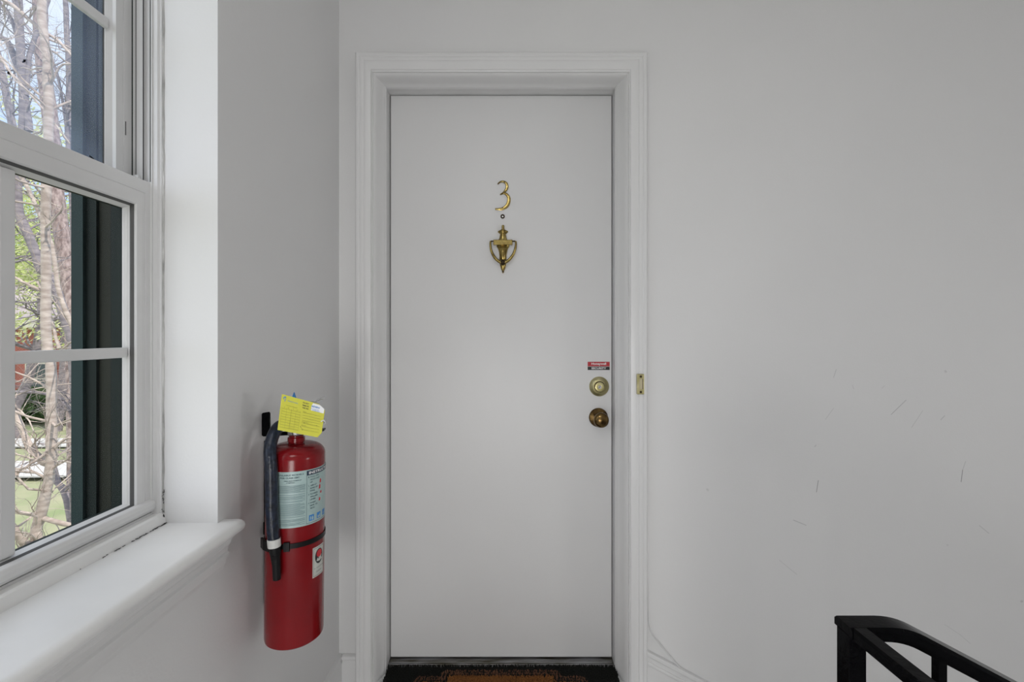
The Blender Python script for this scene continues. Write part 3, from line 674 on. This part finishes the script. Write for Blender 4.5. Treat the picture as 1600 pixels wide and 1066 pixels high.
for i, ph in enumerate((25, 43, 61)):
    u = U(ph) + .0012; v = LB + .009
    if i == 0: pts = [(u + .001, v), (u + .001, v + .008), (u + .003, v + .009), (u + .003, v + .002)]; pts2 = [(u + .005, v), (u + .0045, v + .005), (u + .0065, v + .0095), (u + .009, v + .005), (u + .008, v)]
    elif i == 1: pts = [(u + .001, v), (u + .001, v + .005), (u + .005, v + .005), (u + .005, v)]; pts2 = [(u + .006, v), (u + .006, v + .005), (u + .0075, v + .0095), (u + .009, v + .004), (u + .009, v)]
    else: pts = [(u + .001, v + .003), (u + .004, v + .006), (u + .003, v + .001)]; pts2 = [(u + .006, v), (u + .005, v + .004), (u + .008, v + .008)]
    for q_ in (pts, pts2): s.poly([f2(*p) for p in q_])
s.build('pictogram_figure', M['label_blue'], lab, fix=False)
s = MB()
for (ph, dv, hh) in ((52, -.022, .010), (50, -.034, .011), (54, -.050, .006), (50, -.064, .008)):
    u = U(ph); v = vb + dv + .008
    s.poly([f1(u, v), f1(u + .003, v - hh * .3), f1(u + .0025, v - hh), f1(u - .002, v - hh), f1(u - .0015, v - hh * .4)])
s.build('step_drawing', M['ink_red'], lab, fix=False)
# round badge label
s = MB(); bt, bb = -.478, -.5450; ba, bbp = 34, 68
s2 = MB(); put_bar(s2, f0, U(ba), U(bbp), bb, bt, n=14); bad = s2.build('maker_badge', M['label_white'], ext, smooth=60, fix=False)
s = MB(); th = .0007; ia, ib = U(ba) + .002, U(bbp) - .002; it, ibt = bt - .0025, bb + .0025
put_bar(s, f1, ia, ib, it - th, it, n=12); put_bar(s, f1, ia, ib, ibt, ibt + th, n=12); put_bar(s, f1, ia, ia + th, ibt, it, n=1); put_bar(s, f1, ib - th, ib, ibt, it, n=1)
uc = (U(ba) + U(bbp)) / 2; vc = bt - .023
ring = [f1(uc + .0125 * math.cos(2 * PI * k / 40), vc + .0165 * math.sin(2 * PI * k / 40)) for k in range(40)]; s.poly(ring)
put_text(s, 'J.L. INDUSTRIES', f1, ia + .002, ib - .002, vc - .0262, vc - .0232); put_text(s, 'COMPANY', f1, ia + .007, ib - .007, vc - .0345, vc - .0315)
s.build('badge_print', M['ink_black'], bad, fix=False)
s = MB(); s.poly([f2(uc + .0085 * math.cos(2 * PI * k / 24), vc + .006 + .0085 * math.sin(2 * PI * k / 24)) for k in range(24)]); s.build('red_disc', M['ink_red'], bad, fix=False)
s = MB()
f3 = wrap(0, .0014)
s.poly([f3(uc - .009, vc - .009), f3(uc - .006, vc - .002), f3(uc - .003, vc - .006), f3(uc, vc - .001), f3(uc + .003, vc - .006), f3(uc + .006, vc - .002), f3(uc + .009, vc - .009), f3(uc, vc - .0115)])
s.build('badge_peaks', M['label_white'], bad, fix=False)
ext.rotation_euler = (0, .010, 0)

# wall bracket with strap
br = empty('wall_bracket', (XL, EY, -.46)); tag(br, 'black metal bracket with strap that holds the red extinguisher on the wall', 'bracket')
s = MB(); s.box(XL, XL + .005, EY + .034, EY + .066, ZB0 + .05, ZS + .03); s.box(XL, XL + .020, EY + .030, EY + .070, -.475, -.445); s.build('back_plate', M['black_metal'], br, bevel=.001)
s = MB(); zst = -.4605; rr_ = ER + .0020; tp = []; n = 60
s.rings([[cy(360 * k / n, rr_ - .0008, zst - .0055 + .004 * 0) for k in range(n)], [cy(360 * k / n, rr_, zst - .0055) for k in range(n)], [cy(360 * k / n, rr_, zst + .0055) for k in range(n)], [cy(360 * k / n, rr_ - .0008, zst + .0055) for k in range(n)]], caps=False)
s.v = [(a + .0023, b, c) for a, b, c in s.v]; s.build('strap', M['black_plastic'], br, smooth=40)
def blockc(mb, p0, p1, z0, z1, r0, r1):
    mb.rings([[cy(p0, r0, z0), cy(p0, r1, z0), cy(p0, r1, z1), cy(p0, r0, z1)], [cy((p0 + p1) / 2, r0, z0), cy((p0 + p1) / 2, r1, z0), cy((p0 + p1) / 2, r1, z1), cy((p0 + p1) / 2, r0, z1)], [cy(p1, r0, z0), cy(p1, r1, z0), cy(p1, r1, z1), cy(p1, r0, z1)]])
s = MB(); blockc(s, -80, -48, zst - .012, zst + .010, rr_, rr_ + .005); s.build('hose_clip', M['black_plastic'], br, bevel=.001)
s = MB(); blockc(s, -19, -8, zst - .010, zst + .010, rr_, rr_ + .0045); s.build('clasp', M['black_plastic'], br, bevel=.001)
# hook arm beside the valve
s = MB(); YH = 1.105
def H(x, y): return P(x, y, YH)
arm = [(408.3, 648), (410, 645.5), (419.5, 643.8), (421.5, 646), (421.8, 673), (424, 675.5), (452, 674.5), (452, 680.5), (411, 682.5), (408.3, 680)]
s.prism([H(*p) for p in arm], (0, .004, 0))
s.build('hook_arm', M['black_metal'], br, bevel=.0008)

# ------------------------------------------------------------------ inspection tag
def TG(u, v, h=0.0):            # u 0..1 left to right, v 0..1 bottom to top
    TL, TR, BL, BR = P(440.5, 616, .985), P(508.5, 634.5, 1.0), P(433.5, 672, .985), P(501.5, 684.5, 1.0)
    p = (BL * (1 - u) + BR * u) * (1 - v) + (TL * (1 - u) + TR * u) * v
    return p + Vector((-.05, -1, 0)) * h
tg = empty('inspection_tag', TG(.95, .5, -.001)); tag(tg, 'yellow inspection tag tied in front of the red extinguisher valve', 'tag')
s = MB(); s.prism([TG(0, 0), TG(0, 1), TG(.86, 1), TG(1, .86), TG(1, .16), TG(.92, 0)], (0, .0006, 0)); s.build('card', M['tag_yellow'], tg)
def tf(h): return lambda u, v: TG(u, v, h)
t1 = tf(.0005); t2 = tf(.0009)
s = MB(); put_bar(s, t1, .69, .985, .76, .90, n=1); s.poly([t1(.69, .90), t1(.985, .90), t1(.88, .985), t1(.72, .985)]); s.build('white_patch', M['ink_white'], tg, fix=False)
s = MB(); put_text(s, 'REVIEW', t2, .70, .89, .865, .915, bold=.03); put_text(s, 'DATES ON', t2, .70, .87, .80, .83); put_text(s, 'OTHER SIDE', t2, .72, .89, .765, .79)
put_text(s, 'INSPECTIONS', t1, .15, .38, .845, .875)
for k in range(20):
    a0 = math.radians(60 + 12 * k); a1 = math.radians(72 + 12 * k)
    r0, r1 = (.034, .052)
    wv = lambda a, r: t1(.085 + r * math.cos(a) * .8, .885 + r * math.sin(a) * 1.5)
    if k < 11: s.poly([wv(a0, r0), wv(a1, r0), wv(a1, r1), wv(a0, r1)])
s.poly([t1(.085, .82), t1(.105, .88), t1(.09, .95), t1(.08, .95), t1(.092, .88), t1(.075, .82)])
s.build('blue_print', M['ink_blue'], tg, fix=False)
s = MB()
for k, t in enumerate(('DO NOT', 'REMOVE', 'THIS TAG')): put_text(s, t, t1, .49, .63, .905 - .075 * k, .945 - .075 * k, bold=.02)
s.build('black_print', M['ink_black'], tg, fix=False)
s = MB()
put_text(s, 'MONTHLY RECORD', t1, .12, .38, .715, .74)
for j in range(8): put_bar(s, t1, .04, .46, .62 - .075 * j, .627 - .075 * j, n=1)
for u in (.04, .15, .255, .36, .46): put_bar(s, t1, u, u + (.005 if u == .255 else .003), .08, .66, n=1)
for k in range(4): put_text(s, 'JFMA'[k], t1, .08 + .1 * k, .10 + .1 * k, .645, .68)
put_text(s, 'Name', t1, .52, .60, .66, .69)
for v in (.64, .56, .485, .41): put_bar(s, t1, .52, .94, v, v + .007, n=1)
put_text(s, 'Address', t1, .52, .67, .36, .39); put_text(s, 'Serial', t1, .52, .62, .26, .29); put_text(s, 'By', t1, .52, .56, .17, .20)
for v in (.33, .235, .145): put_bar(s, t1, .52, .94, v, v + .007, n=1)
for u, v in ((.57, .325), (.86, .33), (.50, .20), (.55, .125)): put_bar(s, t1, u, u + .015, v, v + .03, n=1)
s.build('form_lines', M['tag_ink'], tg, fix=False)
s = MB(); s.tube(smooth_path([TG(.955, .5, .001), TG(1.02, .56, .002), TG(1.05, .48, -.002), TG(.98, .44, -.01), TG(.9, .5, -.04)]), .0012, 6); s.build('tie', M['white_plastic'], tg, smooth=50)
s = MB(); c = P(487, 646, 1.008); s.lathe(c, [(.0265, 0), (.0265, .0015), (.022, .0035), (0, .0036)], (-.05, -1, 0), 36); s.build('plastic_disc', M['grey_plastic'], tg, smooth=30)

# ------------------------------------------------------------------ railing
ral = empty('stair_railing', (.447, .62, ZF)); tag(ral, 'black painted metal stair railing with post and slim balusters at the landing edge', 'railing')
RY = .62; ZT = -.379
capp = [(-.017, -.013), (-.017, -.004), (-.013, 0), (.013, 0), (.017, -.004), (.017, -.013)]
path = [(.4365, RY, ZT), (.470, RY, ZT)]
for k in range(7):
    a = math.radians(28.0 * k / 6); R_ = .10
    path.append((.487 + R_ * math.sin(a), RY, ZT - R_ * (1 - math.cos(a))))
lx, _, lz = path[-1]; path.append((lx + 2.3, RY, lz - 2.3 * sl))
s = MB(); s.sweep(path, capp, (0, 1, 0)); s.build('handrail', M['black_metal'], ral, smooth=35)
s = MB(); s.sweep([(x, y, z - .013) for x, y, z in path], [(-.008, -.009), (-.008, .0), (.008, .0), (.008, -.009)], (0, 1, 0)); s.build('channel', M['black_metal'], ral)
s = MB(); s.sweep([(.4487, RY - .004, ZT - .0006), (.452, .30, ZT + .011), (.452, -.9, ZT + .03)], [(-.0115, -.014), (-.0115, -.003), (-.008, 0), (.008, 0), (.0115, -.003), (.0115, -.014)], (1, 0, 0)); s.build('guard_rail', M['black_metal'], ral, smooth=35)
s = MB(); s.box(.4357, .4587, RY - .0115, RY + .0115, ZF, ZT - .012); s.build('post', M['black_metal'], ral, bevel=.001)
def rail_z(x): return lz - (x - lx) * sl
for k in range(19):
    x = .563 + .115 * k; s = MB(); zt2 = rail_z(x) - .018
    s.box(x - .0055, x + .0055, RY - .0055, RY + .0055, zt2 - .72, zt2); s.build('baluster', M['black_metal'], ral)
for k in range(12):
    y = RY - .13 - .115 * k; s = MB(); s.box(.4465, .4575, y - .0055, y + .0055, ZF + .06, ZT - .010 + .0); s.build('baluster', M['black_metal'], ral)
s = MB(); s.sweep([(.4587, RY, rail_z(.4587) - .72), (lx + 2.3, RY, rail_z(lx + 2.3) - .72)], [(-.010, -.008), (-.010, .008), (.010, .008), (.010, -.008)], (0, 1, 0))
s.sweep([(.452, RY - .0115, ZF + .06), (.452, -.9, ZF + .06)], [(-.010, -.008), (-.010, .008), (.010, .008), (.010, -.008)], (1, 0, 0)); s.build('bottom_rail', M['black_metal'], ral)
s = MB(); s.box(.4405, .4635, -.9115, -.8885, ZF, ZT + .015); s.build('post', M['black_metal'], ral, bevel=.001)

# unseen ceiling lamp added as room fill, above and behind the camera
for (lx_, ly_, lz_), w_, r_, lab_ in ((*FILL_LAMPS[0], 'round white ceiling light added unseen as fill above the door landing'),):
    lf = empty('added_ceiling_light', (lx_, ly_, ZC)); tag(lf, lab_, 'light')
    s = MB(); s.lathe((lx_, ly_, ZC), [(.32, 0), (.32, -.020), (.31, -.024), (.305, -.018), (.305, -.004), (0, -.004)], (0, 0, 1), 48); s.build('fill_lamp_rim', M['white_plastic'], lf, smooth=40)
    s = MB(); s.lathe((lx_, ly_, ZC), [(.303, -.006), (.303, -.016), (0, -.016)], (0, 0, 1), 48); s.build('diffuser', M['lamp'], lf, smooth=40)

for (p_, d_, w_), lab_ in zip(FILL_SCONCES, ('round frosted fill lamp added unseen low on the wall behind the landing', 'round frosted fill lamp added unseen on the far wall above the lower landing')):
    p_ = Vector(p_); d_ = Vector(d_); wl_ = empty('added_wall_lamp', p_ - d_ * .08); tag(wl_, lab_, 'lamp')
    s = MB(); s.lathe(p_ - d_ * .08, [(.41, 0), (.41, .07), (.40, .075), (.39, .06), (.39, .01), (0, .01)], d_, 40); s.build('housing', M['white_plastic'], wl_, smooth=40)
    s = MB(); s.lathe(p_, [(.388, -.03), (.388, 0), (0, .003)], d_, 40); s.build('diffuser', M['lamp'], wl_, smooth=40)

# ------------------------------------------------------------------ outdoors
GZ = -3.5
s = MB(); n = 40
gv = []
for i in range(n + 1):
    for j in range(n + 1):
        x = -80 + 79.0 * i / n; y = -20 + 110.0 * j / n; gv.append((x, y, GZ + .06 * math.sin(x * .7) * math.cos(y * .5)))
s.add(gv, [(i * (n + 1) + j, (i + 1) * (n + 1) + j, (i + 1) * (n + 1) + j + 1, i * (n + 1) + j + 1) for i in range(n) for j in range(n)])
tag(s.build('lawn_ground', M['grass'], smooth=60), kind='structure')
def walk(name, y0, y1, dy, label):
    s = MB(); s.prism([(-60, y0 + dy, GZ + .07), (-4, y0, GZ + .07), (-4, y1, GZ + .07), (-60, y1 + dy, GZ + .07)], (0, 0, .04)); tag(s.build(name, M['concrete']), kind='structure')
walk('sidewalk', 11.5, 12.9, -2.0, ''); walk('driveway', 14.6, 15.7, -2.0, '')

# brick house beyond the lawn
hs = empty('brick_house', (-22, 21, GZ)); tag(hs, 'red brick house with shingle roof beyond the lawn, seen through the window', 'house')
HY = 20.0; zE = .55
s = MB(); s.box(-34, -12, HY, HY + 8, GZ, zE); s.build('brick_wall', M['brick'], hs)
s = MB(); s.prism([(-34.6, HY - .6, zE), (-34.6, HY + 4, zE + 1.9), (-34.6, HY + 8.6, zE), (-34.6, HY + 8.6, zE - .12), (-34.6, HY + 4, zE + 1.75), (-34.6, HY - .6, zE - .12)], (23.2, 0, 0)); s.build('roof', M['roof'], hs)
s = MB(); s.box(-34.6, -11.4, HY - .66, HY - .58, zE - .28, zE + .02); s.box(-34.6, -11.4, HY - .6, HY, zE - .3, zE - .24); s.build('fascia', M['cream'], hs)
for x in (-32, -28.6, -25.2, -21.8, -20.0, -16.9, -14):
    s = MB(); s.box(x - .65, x + .65, HY - .06, HY, -2.6, -1.2); fo = s.build('window', M['cream'], hs)
    s = MB(); s.box(x - .57, x + .57, HY - .08, HY - .05, -2.52, -1.93); s.box(x - .57, x + .57, HY - .08, HY - .05, -1.87, -1.28); s.build('pane', M['darkglass'], fo)

def leaves(mb, c, rad, n, size):
    for _ in range(n):
        while True:
            p = Vector((random.uniform(-1, 1), random.uniform(-1, 1), random.uniform(-1, 1)))
            if p.length < 1: break
        p = Vector(c) + Vector((p.x * rad[0], p.y * rad[1], p.z * rad[2]))
        a = Vector((random.gauss(0, 1), random.gauss(0, 1), random.gauss(0, 1))).normalized(); b = a.orthogonal().normalized() * size * random.uniform(.6, 1.2); a = a * size * random.uniform(.4, .8)
        mb.add([p - b, p + a * .6, p + b, p - a * .6], [(0, 1, 2, 3)])
# shrubs along the house
for k, (px, Y, rx, rz) in enumerate(((10, 18.3, 1.3, .62), (52, 18.6, 1.15, .70), (92, 18.4, 1.2, .62), (128, 18.8, 1.1, .58))):
    c = P(px, 640, Y); c.z = GZ + rz
    s = MB(); leaves(s, c, (rx, .8, rz), 2600, .09)
    names = ['rounded green shrub nearest the window edge, under the brick house', 'tallest dark shrub under the dark house windows', 'low dark shrub right of the tallest one by the brick house', 'small shrub at the right end of the row by the brick house']
    sh = empty('shrub', (c.x, c.y, GZ)); tag(sh, names[k], 'shrub', 'shrubs along the brick house')
    s.build('foliage', M['leaf_dark'], sh, fix=False)
    s = MB()
    for q in range(7): s.tube([(c.x + random.uniform(-.15, .15), c.y, GZ + .02), c + Vector((random.uniform(-.7, .7) * rx, 0, random.uniform(0, .7) * rz))], [.03, .008], 5)
    s.build('stem', M['bark_dark'], sh)

def jit(pts, k=4, amp=.02):
    o = smooth_path(pts, k); return [p + Vector((random.gauss(0, amp), random.gauss(0, amp), random.gauss(0, amp * .5))) for p in o]
def twig(mb, p, d, L, r, depth):
    pts = [p]; dd = d.normalized(); n = 5
    for i in range(n):
        dd = (dd + Vector((random.gauss(0, .22), random.gauss(0, .22), random.gauss(.03, .2)))).normalized(); pts.append(pts[-1] + dd * L / n)
    mb.tube(pts, [r * (1 - .75 * i / n) for i in range(n + 1)], 5 if r < .012 else 7)
    if depth > 0:
        for i in range(1, n + 1):
            if random.random() < .75:
                ax = Vector((random.gauss(0, 1), random.gauss(0, 1), random.gauss(0, 1))); twig(mb, pts[i], dd + ax * .55, L * random.uniform(.45, .7), r * (1 - .75 * i / n) * .6, depth - 1)
def stem(mb, px, Y, wpx, mi=0, amp=.003, dY=0.0):
    """px: list of pixel points along one limb at distance Y (Y may change by dY along it)"""
    n = len(px); pts = [P(x, y, Y + dY * i / max(1, n - 1)) for i, (x, y) in enumerate(px)]
    pp = jit(pts, 4, amp); wl = wpx if isinstance(wpx, (list, tuple)) else [wpx, wpx * .8]
    R = []
    for i in range(len(pp)):
        t = i / (len(pp) - 1); R.append((wl[0] * (1 - t) + wl[-1] * t) / 2 / F * Y * .82 * random.uniform(.93, 1.07))
    mb.tube(pp, R, 10, mi); return pp, R
def make_tree(name, label, m, Y, limbs, ntw, tw_len, ground=True, leafy=None, group='bare trees outside the window'):
    s = MB(); allp = []
    for (px, w_, dY) in limbs:
        pp, R = stem(s, px, Y, w_, dY=dY); allp += list(zip(pp, R))
    base = allp[0][0]
    e = empty(name, (base.x, base.y, GZ)); tag(e, label, 'tree', group)
    s.build('trunk', m, e, smooth=60)
    t = MB()
    for _ in range(ntw):
        p, r = random.choice(allp)
        if p.z < GZ + .6: continue
        twig(t, p, Vector((random.gauss(0, 1), random.gauss(0, 1), random.gauss(.3, .5))), tw_len * random.uniform(.5, 1.2), min(r * .35, .012), 2)
    t.build('twigs', m, e, smooth=60)
    if leafy:
        l = MB()
        for (px, py, dY, rad, n_) in leafy[1]: leaves(l, P(px, py, Y + dY), (rad, rad, rad * .8), n_, leafy[2])
        l.build('foliage', leafy[0], e, fix=False)
    return e
def gy(Y): return HZ - GZ * F / Y        # pixel row of the ground at distance Y
Y1 = 4.4
make_tree('bare_tree', 'slender pale trunk rising upright nearest the window, with low crossing branches', M['bark'], Y1,
    [([(50, gy(Y1)), (52, 960), (57, 846), (57, 825), (70, 780), (80, 720), (80, 660), (80, 570), (73, 534), (72, 420), (72, 294), (76, 190), (75, 135), (72, 75), (64, 0), (60, -150), (70, -380)], (18, 13), .0),
     ([(80, 722), (69, 723), (48, 699), (33, 666), (18, 630), (0, 590), (-60, 520)], (12, 8), .15),
     ([(20, 870), (60, 812), (18, 798), (-40, 780)], (6, 8), .1),
     ([(125, 828), (111, 822), (60, 808)], (8, 9), .0),
     ([(57, 850), (39, 849), (15, 819), (-30, 770)], (14, 12), -.3),
     ([(65, 455), (40, 443), (18, 432), (-20, 420)], (6, 4), -.1),
     ([(80, 690), (69, 711), (40, 730), (15, 747), (-20, 770)], (5, 4), -.2), ([(75, 712), (102, 687), (123, 684), (150, 670)], (4, 3), -.1),
     ([(72, 160), (92, 105), (118, 98), (90, 63), (68, 50), (45, 30), (22, 10), (6, 0), (-20, -30)], (3, 9), .1)], 90, .7)
Y2 = 5.0
make_tree('bare_tree', 'leaning dark-barked stem low in the window, bending beside the pale trunk', M['bark_dark'], Y2,
    [([(112, gy(Y2)), (114, 880), (114, 816), (114, 732), (120, 696), (116, 660), (102, 630), (69, 615), (18, 612), (-30, 605)], (10, 5), .0),
     ([(104, 632), (118, 622), (124, 608), (150, 570)], (6, 3), .2), ([(116, 850), (105, 780), (87, 744), (80, 700)], (14, 9), .3)], 26, .7)
Y3 = 6.3
make_tree('pine_tree', 'thick scaly pinkish trunk at the edge of the dark window reveal', M['bark_pine'], Y3,
    [([(120, gy(Y3)), (119, 760), (118, 640), (116, 540), (111, 465), (99, 384), (88, 300), (80, 200), (66, 80), (62, 0), (50, -200)], (28, 20), 0.0)], 10, .5, group=None)
Y4 = 5.6
make_tree('bare_tree', 'grey forked trunk slanting down to the right between two upright trunks', M['bark_dark'], Y4,
    [([(128, gy(Y4)), (122, 700), (114, 543), (99, 489), (78, 430), (64, 423), (57, 399), (45, 369), (32, 339), (27, 294), (30, 240), (37, 185), (35, 120), (32, 75), (28, 0), (26, -160)], (17, 13), .0),
     ([(46, 205), (36, 130), (24, 96), (12, 65), (0, 57), (-20, 30)], (12, 8), .1),
     ([(40, 150), (44, 100), (51, 70), (65, 30), (75, 0), (85, -60)], (9, 6), .2), ([(33, 72), (26, 52), (14, 22), (0, 3), (-20, -40)], (8, 6), .1),
     ([(56, 400), (40, 345), (22, 325), (0, 315)], (7, 5), .2)], 34, .8)
Y5 = 4.9
make_tree('bare_tree', 'thin pale sapling stem slanting left upward in front of the scaly trunk', M['bark'], Y5,
    [([(126, gy(Y5)), (124, 640), (120, 537), (96, 468), (80, 384), (60, 330), (20, 250), (-20, 180)], (9, 6), 0.0),
     ([(110, 225), (57, 159), (36, 135), (15, 111), (0, 90), (-20, 70)], (3, 6), .2), ([(92, 545), (80, 500), (60, 440)], (6, 4), .1)], 30, .7)
Y6 = 7.5
make_tree('bare_tree', 'slim grey trunk farther back with thin branches against the sky', M['bark_dark'], Y6,
    [([(113, gy(Y6)), (114, 700), (117, 500), (115, 400), (112, 300), (106, 200), (108, 120), (104, 40), (98, -60)], (10, 8), 0.0),
     ([(40, 260), (20, 200), (5, 120), (-10, 60)], (14, 9), .3), ([(112, 260), (98, 160), (80, 90), (40, 40), (10, -20)], (5, 3), .2)], 50, 1.2)
# leafy trees farther back
for k, (px, Y, h, lf_, lab) in enumerate(((30, 15.5, 8.0, 'leaf', 'leafy yellow-green tree behind the bare trunks, left in the window'), (88, 17.0, 10.0, 'leaf2', 'tall pale green tree in front of the brick house roof'), (-30, 13.5, 9.0, 'leaf2', 'pale green tree at the far left edge of the window'),
                                    (130, 36, 12.0, 'leaf', 'tall green tree rising behind the brick house'), (60, 38, 13.0, 'leaf', 'broad green tree behind the brick house roof'), (0, 35, 13.0, 'leaf', 'green tree behind the left end of the brick house roof'))):
    b = P(px, 600, Y); e = empty('leafy_tree', (b.x, b.y, GZ)); tag(e, lab, 'tree', 'leafy trees across the lawn')
    t = MB(); l = MB(); tops = []
    pts = [Vector((b.x, b.y, GZ - .05))]
    for i in range(8): pts.append(pts[-1] + Vector((random.gauss(0, .12), random.gauss(0, .12), h / 8)))
    t.tube(pts, [.16 * (1 - .09 * i) for i in range(9)], 9)
    nb = 26
    for i in range(nb):
        p = pts[random.randint(3, 8)]; dd = Vector((random.gauss(0, 1), random.gauss(0, 1), random.uniform(.1, 1.1))).normalized(); L = random.uniform(1.0, 3.0) if Y < 25 else random.uniform(1.5, 4.0)
        twig(t, p, dd, L, .04, 1); q = p + dd * L * random.uniform(.6, 1)
        leaves(l, q, (.85, .85, .5) if Y < 25 else (1.5, 1.5, 1.0), 85 if Y < 25 else 420, .075 if Y < 25 else .12)
    t.build('trunk', M['bark_dark'], e, smooth=60); l.build('foliage', M[lf_], e, fix=False)
